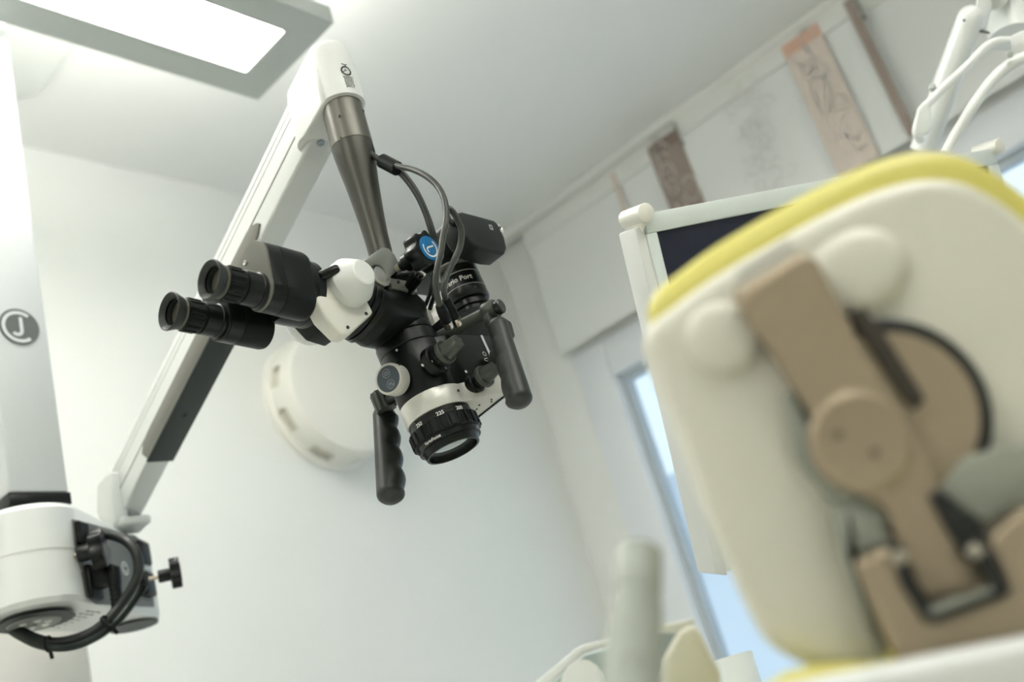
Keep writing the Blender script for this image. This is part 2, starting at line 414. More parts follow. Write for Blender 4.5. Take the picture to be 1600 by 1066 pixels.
# --- mast
mx0, mx1, my0, my1, mzb = .6067, .684, 1.2985, 1.376, ZB + .498
bm = new(); abox(bm, V(mx0, my0, mzb), V(mx1, my1, ZC - .012)); mast = add('mast', bevel(bm, .004, 3), SILVERP, mic)
bm = new(); abox(bm, V(mx0 - .0015, my0 - .0015, mzb - .0165), V(mx1 + .0015, my1 + .0015, mzb)); add('mast_end_cap', bevel(bm, .0015, 2), BLACK, mic)
bm = new(); prism(bm, [V(.755 + x, 1.50 + y, ZC - .012) for x, y in rrect(.36, .42, .05)], ZA, .012); add('ceiling_plate', bevel(bm, .002, 1), WHITE, mic)
# round badge on the mast: a C with a J inside it
bc = ony(30, 511, my0 - .0006); ex, ey = XA, ZA
badge = add('badge', lathe(new(), [(0, .0275), (.0004, .0275)], bc, V(0, -1, 0), 48), mat('badge_grey', (.095, .105, .10), .5), mast, label='dark round badge')
def cj(parent, o, ex, ey, r, mt, turn=0.0, wd=.17):
    c_, s_ = math.cos(turn), math.sin(turn)
    pl = lambda x, y: o + ex * (r * (x * c_ - y * s_)) + ey * (r * (x * s_ + y * c_))
    bm = new(); arcstroke(bm, pl, 0, 0, .78, 52, 308, wd); add('letter_c', bm, mt, parent)
    bm = new(); stroke(bm, pl, [(.10, .48), (.10, -.22)], wd); arcstroke(bm, pl, -.12, -.22, .22, 0, -150, wd, 10); add('letter_j', bm, mt, parent)
cj(mast, bc + V(0, -.0008, 0), XA, ZA, .0275, SILVERP)
# --- boom housing under the mast
c1 = V(.647, 1.345, 0); c2 = V(.818, 1.424, 0); r1, r2 = .066, .0365
zb0, zb1 = ZB + .352, ZB + .478
bm = new(); pts = []
for z, k in ((zb0, .93), (zb0 + .006, 1.0), (zb1 - .006, 1.0), (zb1, .95)):
    pts += disc(V(c1.x, c1.y, z), XA, YA, r1 * k, 40)
for z, k in ((zb0 - .004, .93), (zb0 + .004, 1.0), (zb1 - .03, 1.0), (zb1 - .022, .92)):
    pts += disc(V(c2.x, c2.y, z), XA, YA, r2 * k, 32)
boom = add('boom_housing', hull(bm, pts), WHITE, mic, ang=28)
dd = (c2 - c1); Ld = dd.length; dd.normalize(); pp = V(dd.y, -dd.x, 0); kk = (r1 - r2) / Ld
fn = dd * kk + pp * math.sqrt(1 - kk * kk); ft = V(-fn.y, fn.x, 0)                 # outward normal and run of the flat side
ft = ft if ft.dot(dd) > 0 else -ft
FP = c1 + fn * r1
def onF(x, y, off=.0): return onplane(x, y, FP + fn * off, fn)
def c6(x, y): return (x / 3.675, 740 + y / 3.675)
pl6 = [(410, 262), (560, 300), (770, 362), (846, 398), (884, 768), (545, 752), (490, 708), (470, 600), (425, 400)]
bm = new(); prism(bm, [onF(*c6(*p), .0004) for p in pl6], fn, .0012); add('connector_panel', bevel(bm, .0006, 1), mat('panel_grey', (.17, .175, .165), .45, metal=.3, var=.12, nscale=500), boom, label='dark grey connector panel')
add('seam_ring', lathe(new(), [(-.0008, r1 + .0003), (.0008, r1 + .0003)], V(c1.x, c1.y, ZB + .418), ZA, 64), mat('seam_grey', (.55, .56, .53), .5), boom)
add('pivot_cap', lathe(new(), [(0, r2 * .90), (.003, r2 * .9), (.003, 0)], V(c2.x, c2.y, zb0 - .0068), ZA, 40), DGREY, boom, label='dark round cap below the arm pivot')
# lamp head below
led = add('led_ring', lathe(new(), [(0, .047), (.002, .045), (.006, .040), (.006, .0)], V(c1.x - .002, c1.y + .004, zb0 - .0065), ZA, 48), DGREY, boom, label='dark round lamp panel')
add('led_plate', lathe(new(), [(0, .031), (.003, .033), (.003, 0)], V(c1.x - .002, c1.y + .008, zb0 - .0085), ZA, 40), mat('led_plate_grey', (.22, .23, .21), .45), boom)
for k in range(6):
    a = 2 * PI * k / 6 + .3; p = V(c1.x - .002 + .017 * math.cos(a), c1.y + .008 + .017 * math.sin(a), zb0 - .0086)
    add('led_lens', lathe(new(), [(-.0022, 0), (-.0018, .003), (0, .0052), (.002, .0055)], p, ZA, 16), mat('led_clear', (.75, .77, .74), .15, coat=1), led)
add('sensor_hole', lathe(new(), [(-.0004, 0), (-.0004, .004), (.001, .004)], V(c1.x - .002, c1.y + .008, zb0 - .0087), ZA, 16), BLACKG, led)
for row in range(7):
    for kx in range(3):
        p = c1 + dd * (.052 + .010 * kx + .0) + pp * (.030 - .0105 * row + .003)
        p = V(p.x, p.y, zb0 - .0006 - .021 * (.052 + .010 * kx) * .9)
        if (p - V(c1.x - .002, c1.y + .004, p.z)).length > .049:
            bm = new(); box(bm, p, dd, pp, ZA, .007, .0022, .0012); add('vent_slot', bm, mat('slot_shadow', (.25, .25, .23), .8), boom)
# star clamps
def starclamp(p, ax, l_shaft, r, parent, nm, ring=True):
    k = add(nm, star(new(), p + ax * l_shaft, ax, r, r * .62, 7, .17), BLACK, parent)
    add('shaft', lathe(new(), [(.008, r * .36), (.010, r * .4), (l_shaft, r * .4)], p, ax, 20), BLACK, k)
    add('screw_shank', lathe(new(), [(-.004, .0025), (.01, .0025)], p, ax, 14), BRASS, k)
    if ring: add('washer', lathe(new(), [(-.001, .0062), (.0012, .0062), (.0016, .005)], p, ax, 20), BRASS, k)
    add('cover_disc', lathe(new(), [(0, r * .62), (.0006, r * .6), (.0006, 0)], p + ax * (l_shaft + r * .62 - .0001), ax, 24), mat('dull_navy', (.03, .038, .05), .35), k)
    return k
starclamp(W(*c6(408, 475), 1.378), V(.75, -.66, 0).normalized(), .026, .0265, boom, 'clamp_knob')
pr_ = W(*c6(872, 602), 1.475)
starclamp(pr_, V(.85, -.5, 0).normalized(), .024, .0215, boom, 'arm_knob', False)
for (x0_, y0_, x1_, y1_) in ((790, 395, 850, 525), (810, 570, 885, 705)):
    cc = onF(*c6((x0_ + x1_) / 2, (y0_ + y1_) / 2), .006); bm = new()
    box(bm, cc, ft, fn, ZA, .030, .012, .034); add('clamp_block', bevel(bm, .004, 3), BLACK, boom)
cc = onF(*c6(835, 548), .004); add('clamp_spacer', bevel(box(new(), cc, ft, fn, ZA, .018, .008, .011), .001, 1), ALU, boom)
screw(boom, W(*c6(417, 583), 1.398), V(.2, -1, 0), .0045, WHITE2, 'cover_plug')
# socket, plug and the two logos on the connector panel
sk = onF(*c6(540, 625), .004); add('socket', bevel(box(new(), sk, ft, fn, ZA, .030, .008, .044), .003, 2), BLACKM, boom)
sk2 = onF(*c6(470, 345), .004); add('rocker_switch', bevel(box(new(), sk2, ft, fn, ZA, .024, .010, .030), .002, 1), BLACKM, boom)
lg = onF(*c6(718, 545), .0020); pl = flat(lg, ft, ZA)
bm = new(); arcstroke(bm, pl, 0, 0, .0085, 0, 360, .002); arcstroke(bm, pl, 0, 0, .0045, 40, 320, .0015); add('panel_logo', bm, PRINT, boom)
bm = new(); arcstroke(bm, flat(onF(*c6(463, 543), .0020), ft, ZA), 0, 0, .0045, 0, 360, .001); stroke(bm, flat(onF(*c6(463, 543), .0020), ft, ZA), [(0, .002), (0, -.002)], .001); add('panel_symbol', bm, PRINT, boom)
# --- arm pivot block and spring arm
ax_ = V(-.14181, -.98989, 0); nl = V(-.98989, .14181, 0); C0 = V(.81, 1.41, 0)
def onarm(x, y, off): return onplane(x, y, V(C0.x, C0.y, 0) + nl * off, nl)
add('pivot_collar', lathe(new(), [(0, .020), (.004, .021), (.016, .021), (.018, .019)], V(c2.x - .004, c2.y - .01, zb1 - .026), ZA, 32), BLACK, mic)
HW = .0165
bl0, bl1 = onarm(182, 815, HW), onarm(485, 219, HW)          # lower left edge
tl0, tl1 = onarm(171, 739, HW), onarm(458, 150, HW)
ad = (bl1 - bl0).normalized(); an = (tl0 - bl0); an = (an - ad * an.dot(ad)); hgt = an.length; an.normalize(); lat = -nl
E1 = bl1 + ad * .02; E0 = bl0 - ad * .002
bm = new(); prism(bm, [E0, E1, E1 + an * hgt, E0 + an * hgt], lat, 2 * HW); arm = add('spring_arm', bevel(bm, .0035, 3), WHITE, mic)
al = (E1 - E0).length
# raised top profile and its seams
sfrac = .42
for k, (fr, wd_) in enumerate(((.40, .0016), (.74, .0007), (.86, .0006))):
    bm = new(); box(bm, E0 + ad * (al / 2 - .01) + an * (hgt * fr) + nl * .0002, ad, an, nl, al - .03, wd_, .0006)
    add('profile_seam', bm, mat('seam_dark', (.16, .165, .155), .6) if k == 0 else mat('seam_grey', (.55, .56, .53)), arm)
# taupe cover over the lower side of the arm
def apt(t, h_): return E0 + ad * t + an * h_
def tpar(x, y): q = onarm(x, y, HW) - E0; return q.dot(ad), q.dot(an)
t0, _ = tpar(226, 705); t1, _ = tpar(400, 345)
hs = hgt * .40
cpoly = [(t0, -.0015)]
for i in range(7):
    a = i / 6 * PI / 2; cpoly.append((t0 - .0 + .002 - .010 * math.sin(a) + .002, hs * .55 * math.sin(a)))
cpoly += [(t0 + .006, hs * .9), (t0 + .03, hs * .985), (t1 - .05, hs * .985), (t1 - .022, hs * .97), (t1 - .008, hs * .86), (t1 + .002, hs * .62), (t1 + .006, hs * .42), (t1 - .004, hs * .2), (t1 - .03, -.0015)]
bm = new(); prism(bm, [apt(t, h_) + nl * .0001 for t, h_ in cpoly], nl, .0022); cov = add('arm_cover', bevel(bm, .001, 2), TAUPE, arm, label='taupe side cover')
bm = new(); box(bm, apt((t0 + t1 - .03) / 2, -.0018) + lat * (HW + .0), ad, lat, an, t1 - .03 - t0, 2 * HW + .004, .0032); add('arm_under_cover', bevel(bm, .001, 2), DGREY, arm, label='dark underside cover')
uh = apt(tpar(275, 668)[0], -.0036) + lat * HW * 1.0; add('cover_screw', lathe(new(), [(0, .0042), (.0006, .0042), (.0006, 0)], uh, an * -1, 16), BLACKG, cov)
# yoke at the foot of the arm
bm = new()
pts = [onarm(*q, HW + .012) for q in ((172, 738), (163, 743), (151, 757), (150, 800), (158, 828), (176, 828), (180, 812))]
prism(bm, pts, lat, .020); add('pivot_yoke', bevel(bm, .004, 3), WHITE, mic)
bm = new(); box(bm, apt(.006, -.006) + lat * HW + V(0, 0, -.004), V(ax_.x, ax_.y, 0), lat, ZA, .05, 2 * HW + .010, .012); yb = add('yoke_plate', bevel(bm, .004, 3), WHITE, mic)
for s_ in (-1, 1): screw(yb, apt(-.001, -.001) + lat * (HW + s_ * .011) - ad * .016, -ad, .0018)
# --- white cap over the arm's upper end, with award print
tc_ = L(-.027, 0, 0)
bm = new(); pts = []
for z, k in ((.3865, 1.0), (.44, .985), (.452, .93), (.459, .80), (.462, .55)): pts += disc(tc_ + ZA * z, XA, YA, .0250 * k, 40)
for z, k in ((.374, 1.0), (.43, .98), (.441, .88), (.446, .6)): pts += disc(tc_ + V(.003, .048, z), XA, YA, .0235 * k, 28)
cap = add('arm_end_cap', hull(bm, pts), WHITE2, mic, ang=40)
cn = (CAM + V(0, 0, .1) - L(-.027, 0, .41)); cn.z = 0; cn.normalize()
an_ = math.radians(34); cn2 = V(cn.x * math.cos(an_) - cn.y * math.sin(an_), cn.x * math.sin(an_) + cn.y * math.cos(an_), 0)
def oncap(x, z):
    a = x / .0252; n_ = V(cn2.x * math.cos(a) - cn2.y * math.sin(a), cn2.x * math.sin(a) + cn2.y * math.cos(a), 0)
    return V(tc_.x, tc_.y, O.z + z) + n_ * .0252
def logo(z0):
    bm = new(); pl = lambda x, y: oncap(x, y + z0)
    arcstroke(bm, pl, 0, 0, .0052, 0, 360, .0019, 30); stroke(bm, pl, [(.001, .005), (.0005, .0075), (-.003, .0088)], .0012); stroke(bm, pl, [(.0005, .0075), (.0025, .0088)], .001)
    stroke(bm, pl, [(-.0008, .0025), (-.001, .0), (-.004, -.0015)], .0009); stroke(bm, pl, [(-.001, 0), (.001, .001)], .0008)
    add('award_emblem', bm, DPRINT, cap)
logo(.4145)
for k, (s_, sz) in enumerate((('GERMAN', .0030), ('DESIGN', .0030), ('AWARD', .0030), ('SPECIAL', .0029), ('2017', .0055))):
    text('award_print', s_, sz, (lambda zz: lambda x, y: oncap(x + .0006, y + zz))(.4065 - .0026 * k - (.0010 if k == 4 else 0)), DPRINT, cap)
sc_ = onplane(501, 223, bl0 - an * .0006, an)
add('arm_screw', lathe(new(), [(0, .0042), (.0008, .0042), (.001, .0035), (.0006, .0018), (0, 0)], sc_ - ad * 0, -an, 18), mat('blue_steel', (.35, .42, .46), .3, metal=.6), arm)
# --- hanging tube
def tube_r(z):
    return z
prof = [(.392, .0), (.392, .0212), (.3365, .0216)]
tub = add('suspension_collar', lathe(new(), prof, tc_, ZA, 48), mat('gunmetal_light', (.125, .122, .105), .36, metal=.6, var=.05, nscale=200), mic, label='gunmetal collar')
prof = [(.336, .0214), (.325, .0208), (.31, .0193), (.295, .0175), (.28, .0160), (.262, .0145), (.245, .0132), (.228, .0122), (.20, .0117), (.185, .0117)]
tap = add('suspension_tube', lathe(new(), prof, tc_, ZA, 48), GUN, mic, label='tapering gunmetal tube')
vd = (CAM - tc_); vd.z = 0; vd.normalize(); vr = V(-vd.y, vd.x, 0)
def ontube(a, z, r):
    a = math.radians(a); return tc_ + ZA * z + (vd * math.cos(a) + vr * math.sin(a)) * r, (vd * math.cos(a) + vr * math.sin(a))
for a, z in ((-12, .362), (74, .372)):
    p, n_ = ontube(a, z, .0214); screw(tub, p, n_, .0017)
p, n_ = ontube(-24, .3375, .0215); screw(tap, p, n_, .0008)
p, n_ = ontube(80, .327, .0207); bm = new(); lathe(bm, [(-.002, .003), (.0006, .003), (.0006, 0)], p, n_, 16); bmesh.ops.scale(bm, verts=bm.verts[:], vec=(1, 1, 2.4), space=Matrix.Translation(-p)); add('cable_slot', bm, BLACKM, tap)
# --- clamp joint under the tube
CLG = mat('clamp_grey', (.235, .245, .225), .42, metal=.3, var=.03, nscale=300)
cc = L(-.046, -.012, .1755)
c2p = lambda x, y: (480 + x / 5, 320 + y / 5)
cpo = [(450, 432), (520, 378), (590, 330), (640, 343), (685, 390), (710, 440), (716, 490), (690, 530), (625, 582), (622, 545), (608, 510), (585, 482), (555, 468), (525, 470), (505, 485)]
bm = new(); prism(bm, [ony(*c2p(*q), O.y - .020) for q in cpo], YA, .030); bevel(bm, .0008, 2, 30)
clamp = add('tube_clamp', bm, CLG, mic, label='grey C-shaped clamp')
add('tilt_axle', lathe(new(), [(0, .0100), (.002, .0116), (.05, .0116)], L(-.050, -.018, .1725), YA, 28), mat('pale_steel', (.55, .55, .55), .25, metal=.6), mic)
add('clamp_barrel', lathe(new(), [(0, .0118), (.002, .0128), (.050, .0128), (.052, .0115)], L(-.064, .012, .162), V(1, -.1, .02), 28), BLACK, mic)
add('clamp_sleeve', lathe(new(), [(0, .0125), (.002, .0138), (.040, .0138), (.042, .0125)], L(-.030, .020, .186), V(.9, -.8, -.1), 28), BLACK, mic)
bm = new(); abox(bm, L(-.040, -.016, .160), L(-.006, .016, .172)); br = add('joint_bracket', bevel(bm, .002, 2), CLG, mic)
for dx in (-.030, -.011): screw(br, L(dx, -.0165, .168), V(0, -1, 0), .0018)
# blue badge knob
kb = L(-.034, -.030, .1775); ka = V(.02, -1, -.06).normalized()
kn = add('tilt_knob', star(new(), kb + ka * .022, ka, .0200, .0165, 7, .18, ex=ZA), BLACK, mic, label='black star knob with blue badge')
add('shaft', lathe(new(), [(0, .0055), (.006, .0055), (.007, .009), (.023, .0095)], kb, ka, 24), BLACK, kn)
add('thread', lathe(new(), [(-.006, .0045), (.004, .0045)], kb, ka, 20), BRASS, kn)
be1 = (ZA - ka * ka.dot(ZA)).normalized(); be2 = be1.cross(ka)
add('blue_disc', lathe(new(), [(0, .0126), (.0008, .0126), (.001, .0121), (.001, 0)], kb + ka * .0385, ka, 40), BLUE, kn, label='round blue badge with white letters')
cj(kn, kb + ka * .0397, -be2, be1, .0112, PRINT, turn=math.radians(68), wd=.15)
# --- main body
def ring_(name, u0, u1, r, mt, parent=mic, ch=.0008, seg=56):
    return add(name, lathe(new(), [(u0, r - ch), (u0 + ch, r), (u1 - ch, r), (u1, r - ch)], O, BU, seg, ex=BS), mt, parent)
# objective lens
obj = add('objective_barrel', lathe(new(), [(.0125, .0228), (.0, .0243), (.0, .0264), (.0012, .0268), (.0065, .0285), (.0068, .0308), (.0125, .0312)], O, BU, 64, closed=True), BLACK, mic, label='black objective barrel')
add('objective_bore', lathe(new(), [(.0062, .0229), (.0085, .0226), (.0085, .0)], O, BU, 48, caps=(0, 1)), BLACKM, obj)
add('objective_glass', lathe(new(), [(.0040, .0), (.0046, .012), (.0062, .0228)], O, BU, 48, caps=(0, 0)), LENS, obj)
fr_ = add('focus_ring', lathe(new(), [(.0122, .0318), (.0132, .0332), (.0262, .0332), (.0272, .0318)], O, BU, 64), BLACKM, mic, label='ribbed black focus ring')
for k in range(24):
    a = 2 * PI * k / 24; d_ = BS * math.cos(a) + BN * math.sin(a); t_ = BS * -math.sin(a) + BN * math.cos(a)
    bm = new(); box(bm, O + BU * .0197 + d_ * .0335, d_, t_, BU, .0022, .0058, .0128); add('rib', bevel(bm, .0007, 1), BLACKM, fr_)
sc_r = .0308
scl = add('scale_ring', lathe(new(), [(.027, .0), (.027, .0312), (.0305, .0312), (.031, sc_r), (.0352, sc_r), (.0352, 0)], O, BU, 64), BLACK, mic, label='black focus scale ring')
cv = CAM - O; cv -= BU * cv.dot(BU); cv.normalize(); cr = BU.cross(cv)
def oncyl(r, a0, u0):
    def f_(x, y):
        a = math.radians(a0) + x / r; return O + BU * (u0 + y) + (cv * math.cos(a) + cr * math.sin(a)) * r
    return f_
for s_, a0 in (('200', 42), ('225', 5), ('250', -38)): text('scale_number', s_, .0052, oncyl(.0315, a0, .0289), PRINT, scl)
text('focus_lettering', 'VarioFocus', .0042, oncyl(.0316, -26, .0095), PRINT, obj)
for a0 in (-44, -20): p = oncyl(sc_r, a0, .0335)(0, 0); screw(scl, p, (p - O - BU * .0335).normalized(), .0013)
# base plate: round in front, widening to a square back
pu0, pu1 = .035, .0552
out2 = []
for i in range(25):
    a = math.radians(75 + 210 * i / 24); out2.append((.0322 * math.cos(a), .0322 * math.sin(a)))
out2 += [(.018, -.0355), (.026, -.0400), (.0545, -.0475), (.0545, .0475), (.026, .0400), (.018, .0355)]
bm = new(); prism(bm, [B(s_, n_, pu0) for s_, n_ in out2], BU, pu1 - pu0); plate = add('base_plate', bevel(bm, .0012, 2, 40), SILVER, mic, label='satin silver base plate')
for k in range(30):
    bm = new(); box(bm, B(.0552, -.046 + .0032 * k, pu0 + .007), BS, BN, BU, .0022, .0016, .0165); add('cooling_rib', bm, BLACKM, plate)
for s_, n_ in ((.034, -.024), (.042, -.034), (.046, -.030), (.038, -.016)): screw(plate, B(s_, n_, pu0), -BU, .0011)
pn = onB(*(540 + 850 / 5, 460 + 802 / 5), -.033); screw(plate, B(.003, -.0325, .0465), -BN, .0014)
# front cylinder and the box behind it
bodyc = []
for i in range(33):
    a = math.radians(80 + 200 * i / 32); bodyc.append((.0312 * math.cos(a), .0312 * math.sin(a)))
bodyc += [(.012, -.0335), (.022, -.0360), (.088, -.0360), (.094, -.030), (.094, .030), (.088, .0360), (.022, .0360), (.012, .0335)]
bm = new(); prism(bm, [B(s_, n_, pu1) for s_, n_ in bodyc], BU, .108 - pu1); body = add('main_body', bevel(bm, .0012, 2, 40), BLACK, mic, ang=25, label='matt black microscope body')
bm = new(); pts = []
for s_, n_ in ((.022, -.0360), (.088, -.0360), (.094, -.030), (.094, .030), (.088, .036), (.022, .036)):
    pts += [B(s_, n_, .106), B(s_, n_, .128 if s_ < .03 else .146)]
hull(bm, pts); add('rear_housing', bevel(bm, .0025, 2, 30), BLACKM, mic)
ring_('body_collar', .108, .1215, .0310, BLACK); ring_('rotating_ring', .1222, .1305, .0300, BLACK)
# elbow from the rotating ring to the inclined ring
rc = L(-.069, .004, .1415); ra = V(-1, 0, .56).normalized(); e1, e2, _ = frame(ra)
nc = B(0, 0, .130)
bm = new(); pts = disc(nc, BS, BN, .0295, 32) + disc(rc - ra * .004, e1, e2, .0272, 32)
pts += disc(rc - ra * .020, e1, e2, .0272, 24)
for y in (-.018, .018): pts += [L(.0105, y + .012, .158), L(-.004, y + .010, .168)]
elbow = add('elbow_housing', bevel(hull(bm, pts), .0012, 2, 35), BLACKM, mic, ang=40, label='faceted matt black elbow')
for t_, r_ in ((-.0085, .0300), (-.002, .0296), (.0045, .0290)):
    add('elbow_ring', lathe(new(), [(t_, r_ - .001), (t_ + .0006, r_), (t_ + .0054, r_), (t_ + .006, r_ - .001)], rc, ra, 48), BLACK, elbow)
add('hinge_plate', lathe(new(), [(.010, .0245), (.013, .0240), (.020, .019), (.020, 0)], rc, ra, 32), BLACK, elbow)
# beige ring drive behind the elbow
bd = ony(664, 514, O.y + .018)
rd = add('drive_ring', lathe(new(), [(0, .0225), (.012, .0232), (.013, .0222), (.014, .0232), (.020, .0228), (.027, .0205), (.031, .015), (.031, 0)], bd, V(1, -.35, .1), 48), CREAM, mic, label='cream ribbed ring behind the elbow')
# capture button on the front
bf = onB(606.5, 592, -.004); bax = (-BS * .96 - BN * .22 + BU * .0).normalized()
bt = add('capture_button', lathe(new(), [(-.014, .0150), (-.002, .0152), (.0, .0146), (.0002, .0128), (-.001, .0126), (-.001, 0)], bf, bax, 48), SILVER, mic, label='silver ringed button panel')
add('button_face', lathe(new(), [(-.0012, .0126), (-.0006, .0126), (-.0006, 0)], bf, bax, 40), PANELGLASS, bt)
bu2 = (BU - bax * bax.dot(BU)).normalized(); br2 = bu2.cross(bax)
def pict(o, kind):
    pl = flat(o, br2, bu2); bm = new(); arcstroke(bm, pl, 0, 0, .0042, 0, 360, .0005)
    if kind == 0: arcstroke(bm, pl, 0, 0, .0012, 0, 360, .0004, 12); stroke(bm, pl, [(-.0024, -.0016), (.0024, -.0016), (.0024, .0016), (-.0024, .0016), (-.0024, -.0016)], .0004)
    else:
        stroke(bm, pl, [(-.002, -.0022), (.0012, -.0022), (.0012, -.0002), (-.002, -.0002), (-.002, -.0022)], .0004); arcstroke(bm, pl, -.0014, .001, .0009, 0, 360, .0004, 10); arcstroke(bm, pl, .0007, .001, .0009, 0, 360, .0004, 10); stroke(bm, pl, [(.0014, -.0012), (.0026, -.0002), (.0026, -.0022), (.0014, -.0012)], .0004)
    add('pictogram', bm, PICTO, bt)
pict(bf - bax * .0004 + bu2 * .0057, 0); pict(bf - bax * .0004 - bu2 * .0057, 1)
screw(bt, bf + bax * -.006 - (-br2) * 0 + (br2 * .85 + bu2 * .52) * .0152, (br2 * .85 + bu2 * .52), .0011)
screw(body, B(-.0293, -.0105, .1045), (-BS * .94 - BN * .34), .0013, ALU)
# side dials
def sidedial(o, rbase, l_, rfl, rg, dialmark=True):
    ax = -BN
    d = add('side_dial', lathe(new(), [(-.004, rbase), (.004, rbase), (.0052, rbase - .0012), (.0052, rbase * .62), (.010, rbase * .58), (.010, 0)], o, ax, 40), BLACK, mic)
    add('dial_flange', lathe(new(), [(.012, rfl * .9), (.013, rfl), (.0165, rfl), (.0175, rfl * .92)], o, ax, 40), GREYR, d)
    bm = new(); e1_, e2_, az = frame(ax); rings = []
    for t, k in ((.017, 1.0), (.019, .95), (l_ - .003, .80), (l_ - .001, .76), (l_, .66)):
        rings.append([bm.verts.new(o + az * t + (e1_ * math.cos(2 * PI * i / 48) + e2_ * math.sin(2 * PI * i / 48)) * rg * k * (1 - .24 * (.5 + .5 * math.cos(6 * 2 * PI * i / 48)))) for i in range(48)])
    for a, b in zip(rings, rings[1:]):
        for i in range(48): bm.faces.new([a[i], a[(i + 1) % 48], b[(i + 1) % 48], b[i]])
    bm.faces.new(rings[0]); bm.faces.new(rings[-1]); add('dial_grip', bm, GREYR, d)
    add('dial_core', lathe(new(), [(.009, rg * .75), (.018, rg * .75)], o, ax, 24), BLACK, d)
    if dialmark:
        for a in (200, 285):
            a_ = math.radians(a); pp_ = o + ax * .0055 + (BS * math.cos(a_) + BU * math.sin(a_)) * rbase * .80
            text('dial_mark', {200: '8', 285: '13'}[a], .0030, flat(pp_, BS, BU), PRINT, d)
    return d
k1 = onB(680, 564, -.0335); sidedial(k1, .0148, .0345, .0118, .0100)
k2 = onB(741, 601, -.0365); sidedial(k2, .0100, .030, .0112, .0098, False)
k3 = onB(769, 566, -.038); add('brake_knob', lathe(new(), [(0, .006), (.006, .006), (.007, .0095), (.012, .0098), (.014, .009), (.018, .006), (.018, 0)], k3, -BN, 32), GREYR, mic)
for px_, py_ in ((660, 571), (728, 581)):
    add('index_dot', lathe(new(), [(0, .0016), (.0004, .0016), (.0004, 0)], onB(px_, py_, -.0362 if px_ > 700 else -.0322), -BN, 14), PRINT, body)
# light slider strip and symbols on the side face
sp = [onB(540 + x / 5, 460 + y / 5, -.0364) for x, y in ((1050, 322), (1066, 322), (1142, 488), (1128, 492))]
add('slider_strip', prism(new(), sp, -BN, .0006), SILVERP, body)
bm = new(); arcstroke(bm, flat(onB(757, 553, -.0368), BS, BU), 0, 0, .0022, 0, 360, .0007, 16); add('symbol', bm, PRINT, body)
bm = new(); stroke(bm, flat(onB(760, 562, -.0368), BS, BU), [(-.003, -.001), (-.002, .001), (.002, .0018), (.0032, .0), (.001, -.0018), (-.003, -.001)], .0007); add('symbol', bm, PRINT, body)
# --- handles
def handle(name, top, bot, r, groove, tp, gd):
    ax = (bot - top).normalized(); l_ = (bot - top).length
    g = (groove - ax * groove.dot(ax)).normalized(); sdir = ax.cross(g)
    bm = new(); rings = []; n = 44; seg = 28
    for i in range(n + 1):
        t = i / n; k = 1.0
        if t > .93: k = math.sqrt(max(0.02, 1 - ((t - .93) / .07) ** 2))
        if t < .04: k = .82 + .18 * t / .04
        wdt = r * (tp + (1.12 - tp) * t) * k; dep = r * (tp + (1.12 - tp) * t) * 1.05 * k
        gv = gd * abs(math.sin(PI * (t * 4.4 + .1))) if .08 < t < .92 else .001
        row = []
        for q in range(seg):
            a = 2 * PI * q / seg; cx_, sx_ = math.cos(a), math.sin(a)
            off = dep * cx_ * (1 if cx_ > 0 else .8)
            if cx_ > .1: off += (gv - .0022) * min(1, cx_ * 1.6)
            row.append(bm.verts.new(top + ax * (l_ * t) + g * off + sdir * (wdt * sx_)))
        rings.append(row)
    for a, b in zip(rings, rings[1:]):
        for q in range(seg): bm.faces.new([a[q], a[(q + 1) % seg], b[(q + 1) % seg], b[q]])
    bm.faces.new(rings[0]); bm.faces.new(rings[-1])
    h_ = add(name, bm, RUBBER, mic, ang=60)
    return h_
# near handle, with its cross bar, hub and web
ba = onB(700, 520, -.034); bb = onB(772, 483, -.088)
add('handle_bar', lathe(new(), [(-.012, .0062), ((bb - ba).length, .0062)], ba, bb - ba, 24), GREYR, mic)
ht = onB(777, 503, -.092); hb_ = onB(815, 634, -.092)
h1 = handle('grip_handle', ht, hb_, .0127, (-BS + BN * .8), .82, .0014)
hd = (bb - ba).normalized()
add('handle_hub', lathe(new(), [(-.010, .0088), (-.008, .0098), (.002, .0098), (.004, .0085), (.004, .006), (.0075, .006), (.0075, 0)], onB(771, 484, -.088), hd, 28), GREYR, h1)
add('hub_cap', lathe(new(), [(.0, .0064), (.001, .0072), (.0055, .0072), (.0065, .0060), (.0065, 0)], onB(776, 482, -.094), hd, 28), BLACKG, h1)
bm = new(); wp = [onB(x, y, -.089) for x, y in ((762, 486), (786, 494), (800, 503), (806, 525), (790, 545), (783, 528), (774, 510), (764, 500))]
prism(bm, wp, BN, .008); add('handle_web', bevel(bm, .002, 2, 30), RUBBER, h1)
# far handle
ht2 = onB(599, 643, .075); hb2 = onB(610, 784, .075)
h2 = handle('grip_handle', ht2, hb2, .0135, (BS * .75 - BN * .9), .95, .0034)
cl0 = onB(606, 630, .062)
add('handle_clutch', star(new(), onB(605, 641, .060), BU, .0112, .021, 10, .11), GREYR, h2)
add('handle_pin', lathe(new(), [(0, .0055), (.040, .0055)], B(-.012, .022, .076), (onB(603, 628, .060) - B(-.012, .022, .076)), 20), BLACK, h2)
